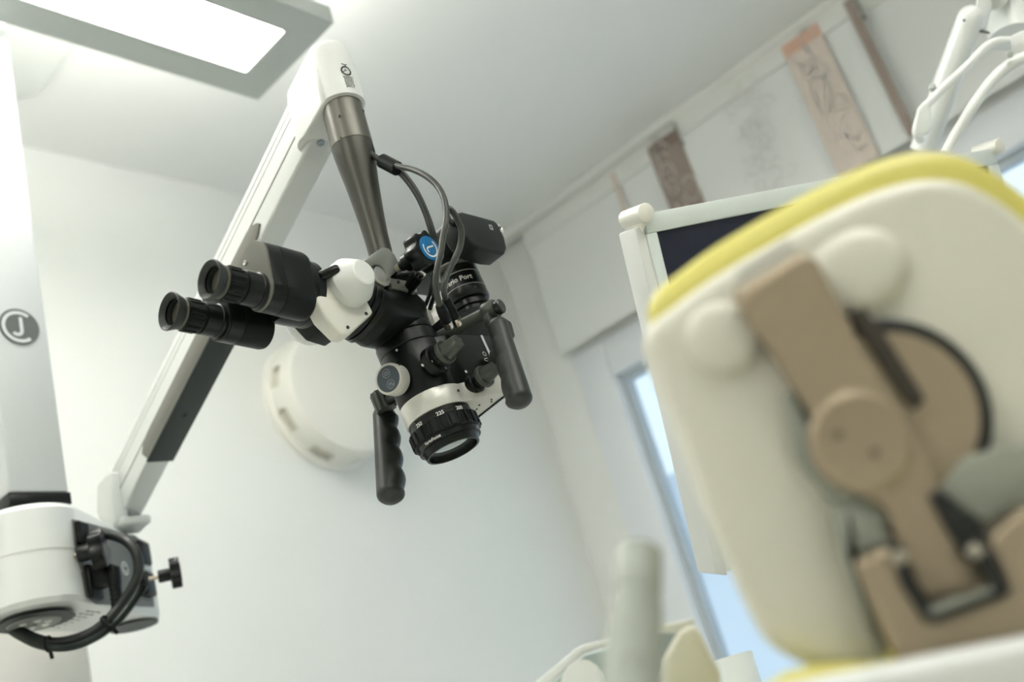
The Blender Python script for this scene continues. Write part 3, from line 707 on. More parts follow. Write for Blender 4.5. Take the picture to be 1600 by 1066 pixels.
# --- binocular tube
def oc(y, x0, z0):
    ad_ = V(1, 0, -.09).normalized(); o = L(x0, y, z0)
    ep = add('eyepiece', lathe(new(), [(.0115, .0108), (.012, .0138), (.0285, .0138), (.029, .0128), (.029, .0108)], o, ad_, 40, closed=True), BLACKM, mic)
    add('eyecup', lathe(new(), [(.0038, .0112), (.0006, .0148), (-.0004, .0158), (.0, .0166), (.0012, .0166), (.008, .0142), (.0095, .0132), (.0095, .0105), (.005, .0106)], o, ad_, 48, closed=True), RUBBER, ep)
    add('eye_bore', lathe(new(), [(.003, .0108), (.024, .0100), (.0245, 0)], o, ad_, 32, caps=(0, 0)), mat('bore_black', (.002, .002, .002), .9, spec=.1), ep)
    add('eye_lens', lathe(new(), [(.0165, 0), (.0175, .0070), (.0185, .0102)], o, ad_, 32, caps=(0, 0)), mat('dark_lens', (.01, .012, .014), .05, coat=1), ep)
    add('gold_ring', lathe(new(), [(.0094, .0134), (.0098, .0138), (.0112, .0138), (.0116, .0132)], o, ad_, 48), mat('warm_grey_ring', (.12, .115, .09), .4, metal=.4), ep)
    e1_, e2_, az = frame(ad_)
    for k in range(14):
        a = 2 * PI * k / 14; d_ = e1_ * math.cos(a) + e2_ * math.sin(a); t_ = az.cross(d_)
        add('rib', bevel(box(new(), o + az * .0197 + d_ * .0139, d_, t_, az, .0018, .0030, .0125), .0005, 1), BLACKM, ep)
    add('ocular_tube', lathe(new(), [(.029, .0128), (.0295, .0142), (.043, .0142), (.0435, .0152), (.052, .0152)], o, ad_, 40), BLACK, ep)
    return o, ad_
O1, AD = oc(-.030, -.2555, .1285)
O2, _ = oc(.031, -.2555, .1315)
def housing(o, label, up_, plate):
    x0, x1 = .0475, .093
    bm = new(); pts = []
    e1_, e2_, az = frame(AD)
    def sec(x, k=1.0): return disc(o + AD * x, e1_, e2_, .0170 * k, 30) + disc(o + AD * x + V(0, up_, .0275), e1_, e2_, .0195 * k, 30)
    a_, b_ = x0 + .016, x1
    hs_ = add('prism_housing', hull(new(), sec(x0 + .0026) + sec(a_)), BLACK, mic, ang=30, label=label)
    add('housing_body', hull(new(), sec(a_ + .0005) + sec(b_ - .003) + sec(b_, .95)), BLACKM, hs_, ang=30)
    add('face_plate', bevel(hull(new(), sec(x0) + sec(x0 + .0024)), .0006, 1, 50), plate, hs_, ang=30)
    return hs_
hA = housing(O1, 'near black prism housing with grey face', .001, mat('face_grey', (.155, .155, .135), .45, metal=.4, var=.03))
hB = housing(O2, 'far black prism housing', -.001, BLACK)
for y_, z_ in ((.011, .033), (-.0125, .012)): screw(hA, O1 + AD * .0473 + V(0, y_, z_), -AD, .0022, ALU)
fl = L(-.163, .002, .1495)
flg = add('binocular_flange', lathe(new(), [(-.004, .026), (-.003, .0285), (.004, .0300), (.022, .0305), (.0225, .0298), (.0232, .0305), (.031, .0305), (.032, .029), (.040, .020), (.040, 0)], fl, V(1, 0, -.03), 56), BLACK, mic)
lv0 = ony(500, 432, O.y - .026); lv1 = ony(520, 424, O.y - .034)
add('lever', lathe(new(), [(0, .0042), (.001, .0048), ((lv1 - lv0).length + .004, .0048), ((lv1 - lv0).length + .006, .0035)], lv0, lv1 - lv0, 18), BLACK, flg)
for px_, py_ in ((457, 499), (468, 501)):
    screw(flg, ony(px_, py_, O.y + .008), V(-.1, -.5, -.8), .0013, ALU if px_ > 460 else BLACKG)
# --- tilting hinge with white caps
hc = L(-.1055, 0, .1485)
add('hinge_core', lathe(new(), [(-.022, .0205), (.030, .0205)], hc, YA, 40), BLACK, mic)
add('hinge_cap', lathe(new(), [(.0205, .0215), (.0210, .0228), (.0330, .0228), (.0345, .0222), (.0480, .0136), (.0495, .0124), (.0500, .0110), (.0500, 0)], hc, V(0, -1, 0), 48), WHITE2, mic, ang=18, label='white tapered hinge cap on the near side')
add('hinge_cap', lathe(new(), [(.0290, .0215), (.030, .0228), (.040, .0226), (.044, .0212), (.0530, .0138), (.0550, .0115), (.055, 0)], hc + V(.0, 0, -.006), YA, 48), WHITE2, mic, label='white tapered hinge cap on the far side')
bm = new(); cb = [(-.146, .128), (-.140, .112), (-.125, .0965), (-.116, .097), (-.080, .124), (-.085, .140), (-.10, .150), (-.13, .150)]
prism(bm, [L(x, -.024, z) for x, z in cb], YA, .017); hbk = add('hinge_block', bevel(bm, .003, 3, 25), CREAM, mic, label='cream hinge block')
for x, z in ((-.0905, .1215), (-.1165, .1045), (-.104, .1295)): screw(hbk, L(x, -.0245, z), V(0, -1, 0), .0017)
bm = new(); cb = [(-.136, .132), (-.122, .116), (-.102, .112), (-.084, .126), (-.09, .15), (-.13, .15)]
prism(bm, [L(x, -.0065, z) for x, z in cb], YA, .034); add('hinge_bracket', bevel(bm, .002, 2), BLACKM, mic)
# --- camera port on the back of the body
pc = L(.085, .0, .157); pa = V(-.03, .05, 1).normalized()
port = add('camera_port', lathe(new(), [(-.012, .0175), (.004, .0175), (.004, .0200), (.008, .0200), (.008, .0185), (.0115, .0185), (.012, .0215), (.0145, .0228), (.024, .0222), (.0245, .0218), (.025, .0222), (.041, .0210), (.0415, .0206), (.042, .0210), (.052, .0200), (.053, .0195), (.053, 0)], pc, pa, 56), BLACK, mic, label='black stepped camera port')
for t_, r_ in ((.0245, .02235), (.0415, .0212)): add('white_line', lathe(new(), [(t_ - .0003, r_), (t_ + .0003, r_)], pc, pa, 56), mat('grey_print', (.45, .46, .45), .6), port)
pv = CAM - pc; pv -= pa * pv.dot(pa); pv.normalize(); pr2 = pa.cross(pv)
def onport(r, a0, t):
    def f_(x, y):
        a = math.radians(a0) + x / r; return pc + pa * (t + y) + (pv * math.cos(a) + pr2 * math.sin(a)) * r
    return f_
text('port_lettering', 'Vario Port', .0078, onport(.0221, -10, .0325), PRINT, port)
pp_ = onport(.0225, 30, .019)(0, 0); screw(port, pp_, (pp_ - pc - pa * .019).normalized(), .0013)

# ================================================================== CAMERA ON THE PORT
cam_t = empty('photo_camera', pc + pa * .053)
tag(cam_t, 'small black camera clamped upright on the microscope port', 'camera')
CAMB = mat('camera_black', (.008, .0105, .010), .48, var=.2, nscale=900, bump=.12, spec=.35)
cz0 = pc + pa * .053
CU = pa; CYv = (V(0, -1, .04) - CU * V(0, -1, .04).dot(CU)).normalized(); CXv = CYv.cross(CU); CXv = CXv if CXv.x > 0 else -CXv
def K(x, y, z): return cz0 + CXv * (x - .006) + CYv * y + CU * z         # y runs to the near grip end
bm = new()
prism(bm, [K(x, -.060, z) for x, z in [(-.032, .004), (.025, .004), (.028, .008), (.028, .026), (.025, .030), (-.032, .030), (-.035, .026), (-.035, .008)]], CYv, .098); cb_ = add('camera_body', bevel(bm, .003, 2, 30), CAMB, cam_t)
gp = [(-.030, -.006), (-.020, -.011), (.004, -.013), (.020, -.012), (.027, -.004), (.030, .010), (.028, .026), (.024, .031), (-.024, .033), (-.033, .030), (-.036, .020), (-.036, .004)]
bm = new(); prism(bm, [K(x, .030, z) for x, z in gp], CYv, .026); add('grip', bevel(bm, .006, 3, 20), CAMB, cam_t, ang=50)
add('lens_mount', lathe(new(), [(0, .0235), (.004, .0255), (.006, .0255)], K(0, 0, -.001), CU, 48), BLACK, cam_t)
add('mount_ring', lathe(new(), [(-.0015, .0232), (.0005, .0236), (.0005, 0)], K(0, 0, -.0005), CU, 48), mat('mount_silver', (.45, .46, .45), .3, metal=.7), cam_t)
bm = new(); prism(bm, [K(x, -.02, z) for x, z in [(-.030, .029), (.024, .029), (.021, .0335), (-.027, .0335)]], CYv, .05); add('screen_back', bevel(bm, .001, 1), BLACKG, cam_t)
lugp = K(.024, .052, .024)
lug = add('strap_lug', sweep(new(), [lugp + CXv * (.006 + .005 * math.cos(a)) + CU * (.005 * math.sin(a)) for a in [2 * PI * i / 12 for i in range(13)]], .0016, 8, 2), CHROME, cam_t, label='chrome strap ring')
add('lug_base', lathe(new(), [(0, .004), (.005, .0035)], lugp - CXv * .002, CXv, 16), CHROME, cam_t)
bm = new(); stroke(bm, lambda x, y: K(x, .0566, y), [(.010, .0165), (.0135, .0165), (.0135, .0215), (.010, .0215), (.010, .0165)], .0009); add('grip_mark', bm, PRINT, cam_t)
add('release_button', lathe(new(), [(0, .005), (.002, .005), (.0025, .004), (.0025, 0)], K(.028, .040, .008), CXv, 20), BLACKG, cam_t)
add('control_dial', lathe(new(), [(0, .007), (.005, .007), (.0055, .006), (.0055, 0)], K(-.018, .030, .032), CU, 24), BLACK, cam_t)
add('mode_dial', lathe(new(), [(0, .008), (.006, .008), (.0065, .007), (.0065, 0)], K(.030, -.01, .030), CU, 24), BLACK, cam_t)

# ================================================================== CABLES
def d5(x, y): return (570 + x / 5.33, 220 + y / 5.33)
def d4(x, y): return (640 + x / 5.33, 330 + y / 5.33)
def cable(name, pts, r, mt, label, plug=None, cat='cable', grp=None):
    P_ = [W(*p[:2], p[2]) for p in pts]
    t = empty(name, P_[-1]); tag(t, label, cat, grp)
    add('cord', sweep(new(), P_, r, 12, 8), mt, t)
    if plug:
        a, b = P_[-1], W(*plug[:2], plug[2])
        ax = (b - a).normalized(); l_ = (b - a).length
        add('plug_sleeve', lathe(new(), [(-.002, r * 1.15), (0, r * 1.5), (l_ * .3, r * 1.75), (l_ * .8, r * 1.75), (l_ * .82, r * 1.5)], a, ax, 18), BLACKM, t)
        add('plug_ferrule', lathe(new(), [(l_ * .80, r * 1.45), (l_ * .9, r * 1.6), (l_ * 1.15, r * 1.5)], a, ax, 18), mat('rosy_chrome', (.72, .62, .54), .22, metal=1), t)
    return t
def Q5(*a): return [(*d5(x, y), D) for x, y, D in a]
def Q4(*a): return [(*d4(x, y), D) for x, y, D in a]
cable('signal_cable', Q5((30, 85, 1.125), (75, 125, 1.115), (150, 165, 1.105), (290, 215, 1.085), (400, 240, 1.07), (520, 300, 1.05), (610, 385, 1.035), (662, 490, 1.02), (678, 600, 1.01), (672, 700, 1.0), (650, 810, .995)) + Q4((262, 330, .99), (230, 480, .985), (216, 600, .985), (228, 700, .99), (255, 790, 1.0)), .0030, CABLEG,
      'thick grey cable arching from suspension tube down to the microscope body', plug=(*d4(318, 940), 1.022))
cable('camera_cable', Q5((770, 720, 1.16), (730, 690, 1.13), (690, 640, 1.06), (680, 590, 1.035), (700, 566, 1.03), (745, 610, 1.03), (790, 700, 1.03)) + Q4((425, 130, 1.03), (434, 200, 1.03), (415, 310, 1.03), (365, 420, 1.025), (315, 520, 1.02), (290, 600, 1.015), (288, 680, 1.015), (305, 745, 1.02)), .0030, CABLEG,
      'grey cable looping from the small camera down to microscope body', plug=(*d4(388, 915), 1.04))
cable('thin_cable', Q5((40, 100, 1.128), (80, 140, 1.118), (160, 190, 1.108), (260, 250, 1.10), (345, 335, 1.095), (430, 460, 1.09), (495, 600, 1.085), (540, 740, 1.08), (575, 850, 1.08)) + Q4((200, 300, 1.08), (205, 420, 1.085), (195, 530, 1.09), (175, 650, 1.09), (150, 740, 1.095), (115, 815, 1.10)), .0020, CABLEB,
      'thin black cable running behind the blue badge knob, left one of two')
cable('thin_cable', Q5((45, 90, 1.130), (90, 130, 1.120), (170, 175, 1.110), (280, 235, 1.10), (365, 320, 1.095), (450, 450, 1.09), (525, 620, 1.085), (575, 770, 1.08), (605, 880, 1.08)) + Q4((228, 330, 1.08), (232, 450, 1.085), (222, 580, 1.09), (210, 690, 1.09), (190, 750, 1.095), (170, 815, 1.10)), .0023, CABLEB,
      'thin black cable running behind the blue badge knob, right one of two')
sa, sb = W(*d5(140, 165), 1.107), W(*d5(275, 235), 1.092)
tag(add('cable_sleeve', lathe(new(), [(0, .0066), (.001, .0074), ((sb - sa).length - .001, .0074), ((sb - sa).length, .0066)], sa, sb - sa, 24), BLACKM), 'short black sleeve bundling the cables beside the suspension tube', 'cable sleeve')
for i, (pa_, pb_) in enumerate((((560, 880), (680, 745)), ((600, 905), (720, 770)))):
    a = W(560 + pa_[0] / 8.2 + 2, 350 + pa_[1] / 8.2, 1.075); b = W(560 + pb_[0] / 8.2 + 8, 350 + (pb_[1] - 90) / 8.2, 1.055)
    t = empty('round_connector', a); tag(t, ('left' if i == 0 else 'right') + ' black round plug below the blue badge knob', 'connector', 'round plugs below the knob')
    l_ = (b - a).length
    add('shell', lathe(new(), [(0, .0030), (.004, .0034), (l_ * .6, .0046), (l_, .0046)], a, b - a, 18), BLACK, t)
    add('ferrule', lathe(new(), [(l_, .0036), (l_ + .006, .0036)], a, b - a, 16), CHROME, t)
# cable loop under the boom
def Q6(*a): return [(*c6(x, y), D) for x, y, D in a]
lp = Q6((560, 330, 1.43), (640, 355, 1.405), (720, 385, 1.385), (775, 440, 1.375), (797, 520, 1.37), (785, 600, 1.37), (745, 680, 1.365), (690, 760, 1.36), (620, 840, 1.35), (530, 910, 1.345), (420, 955, 1.345), (310, 970, 1.35), (200, 945, 1.36), (110, 900, 1.37), (40, 860, 1.39), (-60, 800, 1.42))
t = cable('power_cable', lp, .0063, CABLEB, 'thick black cable looping below the white boom housing')
# fine corrugated hose strapped to it
hs_pts = [W(x / 3.675, 740 + y / 3.675, D) for x, y, D in ((830, 640, 1.362), (795, 700, 1.355), (735, 785, 1.346), (665, 862, 1.338), (575, 930, 1.333), (455, 985, 1.333), (335, 1003, 1.336), (215, 984, 1.346), (115, 936, 1.358), (40, 888, 1.38), (-50, 830, 1.41))]
path = catmull(hs_pts, 40)
tot = len(path) - 1
t2 = add('corrugated_hose', sweep(new(), path, .004, 10, 1, smooth=False, rad=lambda f_: .0040 + .0010 * math.sin(f_ * tot * PI / 2)), mat('hose_grey', (.035, .045, .040), .35), ang=80)
tag(t2, 'slim dark corrugated hose strapped along the thick black cable loop', 'hose')
for i, (x, y, D, dx, dy) in enumerate(((280, 985, 1.338, .25, 1), (620, 860, 1.338, .8, .75))):
    c = W(*c6(x, y), D); a = W(*c6(x - dx * 10, y - dy * 20), D); 
    tg = (W(*c6(x + dy * 30, y - dx * 30), D) - c).normalized() if i == 0 else (W(*c6(x - 30, y + 28), D) - c).normalized()
    e1_, e2_, _a = frame(tg)
    tie = empty('cable_tie', c); tag(tie, ('black cable tie at the lowest point of the cable loop' if i == 0 else 'black cable tie on the rising side of the cable loop'), 'cable tie')
    upv = (W(*c6(x, y - 40), D) - c); upv = (upv - tg * upv.dot(tg)).normalized()
    add('band', lathe(new(), [(-.002, .0092), (-.002, .0102), (.002, .0102), (.002, .0092)], c + upv * .0012, tg, 24, closed=True), BLACKM, tie)
    add('tail', bevel(box(new(), c - upv * .0115, upv, tg, upv.cross(tg), .012, .0045, .0022), .0005, 1), BLACKM, tie)
# angled mains plug
pg = empty('mains_plug', sk); tag(pg, 'black angled plug pushed into the boom connector panel', 'plug')
a = onF(*c6(560, 610), .008); add('plug_body', bevel(box(new(), a + fn * .012, fn, ft, ZA, .030, .024, .024), .003, 2), BLACKM, pg)
b0 = W(*c6(655, 600), 1.385); b1 = W(*c6(672, 745), 1.372)
add('strain_relief', lathe(new(), [(-.012, .0085), (0, .0090), (.012, .0078)] + [v for k in range(5) for v in ((.013 + .006 * k, .0076), (.017 + .006 * k, .0076), (.0172 + .006 * k, .0062), (.0188 + .006 * k, .0062))], b0, b1 - b0, 20), BLACKM, pg)

# ================================================================== MONITOR
mt_ = empty('monitor', W(1135, 893, 1.1)); tag(mt_, 'flat monitor with pale frame and dark screen behind the headrest', 'monitor')
TL, TR_, BL = W(1000, 336, 1.1), W(1551, 232, 1.362), W(1135, 893, 1.1)
mr = (TR_ - TL).normalized(); md = BL - TL; md = (md - mr * md.dot(mr)); mh = md.length; md.normalize(); mw = (TR_ - TL).length; mn = mr.cross(md)   # away from viewer
MFR = mat('monitor_pale', (.72, .78, .76), .4, var=.01)
def Mp(x, y, z=0): return TL + mr * x + md * y + mn * z
brd = .020
def mbar(x0, y0, x1, y1): 
    bm = new(); prism(bm, [Mp(x0, y0, -.004), Mp(x1, y0, -.004), Mp(x1, y1, -.004), Mp(x0, y1, -.004)], mn, .026); return bevel(bm, .0015, 2)
ml = [add('bezel', mbar(.001, 0, mw - .001, brd), MFR, mt_), add('bezel', mbar(.0, brd, .013, mh), MFR, mt_), add('bezel', mbar(mw - brd, brd, mw, mh), MFR, mt_), add('bezel', mbar(brd, mh - brd, mw - brd, mh), MFR, mt_)]
bm = new(); prism(bm, [Mp(-.010, .012, .0), Mp(.0, .010, -.002), Mp(.0, mh + .004, -.002), Mp(-.010, mh, .004)], mn, .03); add('side_rail', bevel(bm, .0015, 2), WHITE2, mt_)
add('screen', prism(new(), [Mp(.0, brd - .002), Mp(mw - brd + .001, brd - .002), Mp(mw - brd + .001, mh - brd), Mp(.0, mh - brd)], mn, .006), mat('screen_navy', (.018, .021, .040), .22, var=.35, nscale=9, spec=.35), mt_)
bm = new(); prism(bm, [Mp(.03, .03, .022), Mp(mw - .03, .03, .022), Mp(mw - .03, mh - .03, .022), Mp(.03, mh - .03, .022)], mn, .03); add('back_shell', bevel(bm, .008, 2), WHITE2, mt_)
for x, y in ((0, 0), (mw, 0), (mw, mh)):
    add('corner_cap', lathe(new(), [(-.012, .0), (-.012, .0085), (-.011, .0098), (.024, .0098)], Mp(x, y, 0), mn, 32), CREAM, mt_, ang=40)
bm = new(); prism(bm, [Mp(-.006, .004, -.006), Mp(.004, -.008, -.006), Mp(.008, .004, -.006), Mp(-.004, .018, -.006)], mn, .028); add('corner_cap', bevel(bm, .003, 2), CREAM, mt_)
marm = [Mp(mw / 2, mh / 2, .05), Mp(mw / 2, mh / 2, .10), Mp(mw / 2 + .05, mh * .8, .14), Mp(mw / 2 + .1, mh * 1.6, .16)]
add('support_arm', sweep(new(), marm, .018, 16, 6), WHITE2, mt_)

pe = marm[-1]
add('stand_pole', cyl(new(), pe + V(0, 0, .01), V(pe.x, pe.y, .03), .02, 24), WHITE2, mt_)
add('stand_base', lathe(new(), [(0, .20), (.02, .20), (.03, .17), (.035, 0)], V(pe.x, pe.y, 0), ZA, 40), WHITE2, mt_)

# ================================================================== OPERATING LIGHT
ol = empty('operating_light', W(1490, 120, 1.45)); tag(ol, 'white jointed operating light arm with two curved handles at top right', 'surgical light')
OLW = mat('light_white', (.82, .84, .82), .32, var=.01, coat=.3)
def d7(x, y): return (1380 + x / 4.1, y / 4.1)
def S7(*a): return [W(*d7(x, y), D) for x, y, D in a]
a, b = S7((560, 105, 1.42), (255, 960, 1.50)); l_ = (b - a).length
low = add('lower_arm', lathe(new(), [(-.014, .0), (-.013, .006), (-.009, .012), (-.003, .0155), (.004, .0165), (l_ * .5, .0172), (l_, .0175)], a, b - a, 40), OLW, ol, label='tapered white arm tube')
screw(low, W(*d7(518, 130), 1.405), (CAM - a).normalized(), .0016)
bm = new(); j = S7((600, -30, 1.42), (680, -60, 1.43), (700, 40, 1.43), (660, 190, 1.42), (580, 195, 1.41), (585, 100, 1.41)); fw = (ray(1530, 30)).normalized()
prism(bm, j, fw, .034); jt = add('elbow_joint', bevel(bm, .005, 3, 20), OLW, ol)
add('joint_seam', lathe(new(), [(0, .0142), (.0012, .0142)], W(*d7(616, 192), 1.435), b - a, 32), mat('seam_dark', (.16, .165, .155)), jt)
a2, b2 = S7((770, -60, 1.50), (830, 240, 1.47)); 
hd_ = add('lamp_knuckle', lathe(new(), [(-.05, .020), (0, .026), ((b2 - a2).length * .45, .026), ((b2 - a2).length * .46, .0275), ((b2 - a2).length, .030)], a2, b2 - a2, 40), OLW, ol)
add('knuckle_seam', lathe(new(), [(0, .0278), (.0012, .0278)], a2 + (b2 - a2) * .445, b2 - a2, 40), mat('chain_brown', (.20, .17, .12), .5), hd_)
add('curved_handle', sweep(new(), S7((960, 240, 1.36), (860, 262, 1.36), (740, 262, 1.36), (650, 305, 1.36), (550, 410, 1.36), (420, 530, 1.36), (310, 640, 1.36), (265, 690, 1.36), (225, 780, 1.36), (212, 850, 1.36), (240, 900, 1.37)), .0052, 16, 8), OLW, ol, label='slim curved white handle')
add('curved_handle', sweep(new(), S7((1000, 330, 1.34), (900, 370, 1.34), (800, 425, 1.34), (705, 510, 1.34), (610, 630, 1.34), (525, 760, 1.34), (440, 900, 1.34), (400, 980, 1.34)), .0075, 16, 8, rad=lambda f_: .0085 - .0028 * f_), OLW, ol, label='thick curved white handle')
bm = new(); j = S7((815, 235, 1.335), (900, 195, 1.335), (960, 200, 1.335), (960, 330, 1.335), (835, 335, 1.335)); prism(bm, j, fw, .03); add('handle_bracket', bevel(bm, .003, 2), OLW, ol)
add('end_paddle', bevel(prism(new(), S7((255, 650, 1.355), (300, 665, 1.355), (315, 800, 1.355), (280, 870, 1.355), (215, 870, 1.355), (195, 800, 1.355), (215, 700, 1.355)), fw, .012), .004, 3), OLW, ol)
add('bolt', lathe(new(), [(0, .0045), (.006, .0045), (.007, .0035)], W(*d7(322, 572), 1.40), V(-.8, -.2, .3), 18), ALU, ol)
add('bolt', lathe(new(), [(0, .004), (.006, .004), (.007, .003)], W(*d7(812, 350), 1.33), V(-.8, -.2, -.3), 18), ALU, ol)
# spring column that carries it, mostly out of the picture
add('upper_arm', sweep(new(), [W(*d7(700, -40), 1.44), W(1580, -60, 1.52), W(1680, -120, 1.6), W(1720, -260, 1.65)], .022, 20, 6), OLW, ol)

# ================================================================== DENTAL CHAIR HEADREST
ch = empty('dental_chair', W(1500, 1250, .55)); tag(ch, 'dental chair headrest with yellow pad and cream back shell in the foreground', 'chair')
hr = cam2world(Vector((.86, -.50, .10)).normalized()); hdn = cam2world(Vector((.48, .84, -.20))); hdn = (hdn - hr * hdn.dot(hr)).normalized(); hn = hr.cross(hdn)   # hn points away from the viewer
HC = W(1330, 640, .44); HK = .846
def H(x, y, off=0.0): return onplane(x, y, HC + hn * (off * HK), hn)
def hlathe(bm, prof, o, ax, seg): return lathe(bm, [(t * HK, r * HK) for t, r in prof], o, ax, seg)
def hprism(bm, poly, ez, d): return prism(bm, poly, ez, d * HK)
def hbevel(bm, w_, *a): return bevel(bm, w_ * HK, *a)
SHELL = mat('shell_cream', (.72, .705, .60), .42, var=.015, coat=.15)
PAD = mat('pad_yellow', (.66, .60, .15), .5, var=.04, nscale=300, bump=.05)
BRZ = mat('bronze_satin', (.39, .315, .22), .40, metal=.45, var=.03, nscale=300)
DK = mat('slot_black', (.010, .012, .010), .5)
GRN = mat('grey_green_plastic', (.30, .315, .26), .5, var=.03)
sh_px = [(1290, 1052), (1225, 1015), (1190, 965), (1150, 880), (1105, 775), (1055, 640), (1022, 560), (1012, 525), (1020, 500), (1048, 478), (1110, 432), (1200, 378), (1310, 318), (1400, 282), (1470, 272), (1530, 285), (1600, 330), (1700, 420), (1800, 560), (1830, 700), (1800, 850), (1740, 1000), (1640, 1060), (1450, 1075)]
spts = catmull([H(*p) for p in sh_px] + [H(*sh_px[0])], 4)[:-1]
def shrink(pts, d):
    n = len(pts); out_ = []
    for i, p in enumerate(pts):
        tg = (pts[(i + 1) % n] - pts[i - 1]).normalized(); nn = tg.cross(hn).normalized(); out_.append(p + nn * d)
    return out_
ctr = sum(spts, Vector()) / len(spts)
sg = 1 if (shrink(spts, .01)[0] - ctr).length < (spts[0] - ctr).length else -1
def loft(rings, cap=True):
    bm = new(); R_ = [[bm.verts.new(p) for p in r] for r in rings]; n = len(R_[0])
    for a, b in zip(R_, R_[1:]):
        for i in range(n): bm.faces.new([a[i], a[(i + 1) % n], b[(i + 1) % n], b[i]])
    bm.faces.new(R_[0]); bm.faces.new(R_[-1]); return bm
rg = []
for dsh, off in ((.010, -.0), (.006, .0006), (.0025, .003), (.0004, .007), (0, .012), (0, .026), (.002, .029)):
    rg.append([p + hn * (off * HK) for p in shrink(spts, sg * dsh * HK)])
add('headrest_shell', loft(rg), SHELL, ch, ang=50, label='cream plastic back shell')
upv = -hdn
rg = []
for dsh, off in ((.006, .030), (-.001, .033), (-.005, .040), (-.006, .050), (-.004, .060), (.004, .068), (.02, .072)):
    rg.append([p + (hn * off + upv * .014 + hr * .022) * HK for p in shrink(spts, sg * dsh * HK)])
add('headrest_pad', loft(rg), PAD, ch, ang=50, label='yellow upholstered pad')
# bulges either side of the bracket
def bulge(x, y, rx, ry, hgt_, rot=0):
    rx, ry, hgt_ = rx * HK, ry * HK, hgt_ * HK
    c = H(x, y, .002); bm = new(); rings = []; rr = math.radians(rot); ex_ = hr * math.cos(rr) + hdn * math.sin(rr); ey_ = -hr * math.sin(rr) + hdn * math.cos(rr)
    for i in range(9):
        a = i / 8 * PI / 2; k = math.cos(a) if i < 8 else 0.02; rings.append([c + ex_ * (rx * (k ** .45) * math.cos(q)) + ey_ * (ry * (k ** .45) * math.sin(q)) - hn * (hgt_ * math.sin(a)) for q in [2 * PI * j / 40 for j in range(40)]])
    return loft(rings)
add('shell_bulge', bulge(1338, 428, .027, .021, .0095), SHELL, ch, ang=70)
add('shell_bulge', bulge(1128, 532, .020, .019, .008), SHELL, ch, ang=70)
# channel at the bracket head, shell cream darkened to paint in a recess's shade
bm = new(); hprism(bm, [H(*p, -.0025) for p in ((1150, 420), (1232, 368), (1262, 402), (1262, 440), (1160, 500), (1146, 470))], hn, .006); add('channel', hbevel(bm, .002, 2), mat('channel_shaded_cream', (.56, .555, .48), .5), ch)
# slot and turning disc behind the bracket
dk = H(1392, 650, -.002); rD = .0455
add('disc_rim', hlathe(new(), [(0, rD), (.003, rD + .001), (.006, rD - .002), (.006, 0)], dk, -hn, 64), DK, ch, label='black disc rim')
add('turning_disc', hlathe(new(), [(.004, rD - .006), (.0075, rD - .007), (.0075, 0)], H(1392, 650, -.002), -hn, 64), BRZ, ch, label='bronze turning disc')
bm = new(); hprism(bm, [H(*p, -.006) for p in ((1222, 620), (1232, 610), (1300, 740), (1390, 810), (1380, 825), (1300, 790), (1240, 720))], -hn, .006); add('disc_guard', hbevel(bm, .002, 2), GRN, ch)
bm = new(); hprism(bm, [H(*p, -.006) for p in ((1318, 492), (1345, 486), (1372, 520), (1440, 628), (1424, 645), (1405, 625))], -hn, .007); add('slide_rail', hbevel(bm, .0015, 2), mat('rail_dark_bronze', (.055, .046, .034), .4, metal=.3), ch)
# bronze bracket bent from the channel down to the hinge
bl_ = [(1150, 478), (1165, 462), (1255, 408), (1268, 415), (1300, 475), (1340, 555), (1400, 650), (1440, 720), (1452, 790), (1475, 835), (1530, 925), (1432, 938), (1405, 880), (1375, 800), (1330, 770), (1290, 700), (1240, 620), (1195, 550), (1160, 500)]
bm = new(); hprism(bm, [H(*p, -.006) for p in bl_], -hn, .011); brk = add('bracket', hbevel(bm, .0055, 4, 20), BRZ, ch, ang=40, label='bronze bent metal bracket')
ba_, bb2 = H(1157, 476, -.0105), H(1260, 412, -.0105)
add('bracket_bend', hlathe(new(), [(0, .005), (.001, .0068), ((bb2 - ba_).length / HK - .001, .0068), ((bb2 - ba_).length / HK, .005)], ba_, bb2 - ba_, 24), BRZ, ch)
pv_ = H(1345, 690, -.017)
pdx = add('pivot_disc', hlathe(new(), [(-.002, .0238), (.0008, .0234), (.0020, .0215), (.0024, .0205), (.0020, .019), (.0020, 0)], pv_, -hn, 56), BRZ, ch, label='round bronze pivot cover')
for px_, py_ in ((1309, 680), (1366, 708)):
    add('pin_hole', hlathe(new(), [(0, .0022), (.0006, .0022), (.0006, 0)], H(px_, py_, -.0190), -hn, 16), mat('hole_bronze', (.16, .13, .095), .5), pdx)
# hinge plate with its U-shaped black slot
hp = [(1326, 878), (1388, 852), (1415, 905), (1452, 968), (1565, 925), (1530, 845), (1580, 800), (1640, 780), (1760, 900), (1700, 985), (1400, 1050), (1372, 990)]
bm = new(); hprism(bm, [H(*p, -.012) for p in hp], -hn, .012); add('hinge_plate', hbevel(bm, .003, 3, 20), BRZ, ch, ang=40, label='bronze hinge plate')
us = [(1386, 846), (1404, 848), (1420, 890), (1432, 915), (1455, 948), (1548, 915), (1520, 868), (1545, 858), (1575, 922), (1570, 932), (1455, 974), (1440, 970), (1405, 912)]
bm = new(); hprism(bm, [H(*p, -.0225) for p in us], -hn, .004); add('hinge_slot', hbevel(bm, .001, 1), DK, ch, label='black U-shaped slot')
add('hinge_slot_step', hbevel(hprism(new(), [H(*p, -.0262) for p in ((1450, 950), (1545, 917), (1550, 926), (1456, 960))], -hn, .002), .0005, 1), GRN, ch)
add('slot_wedge', hbevel(hprism(new(), [H(*p, -.010) for p in ((1440, 775), (1462, 770), (1528, 830), (1530, 850), (1500, 880), (1470, 830))], -hn, .010), .001, 1), DK, ch)
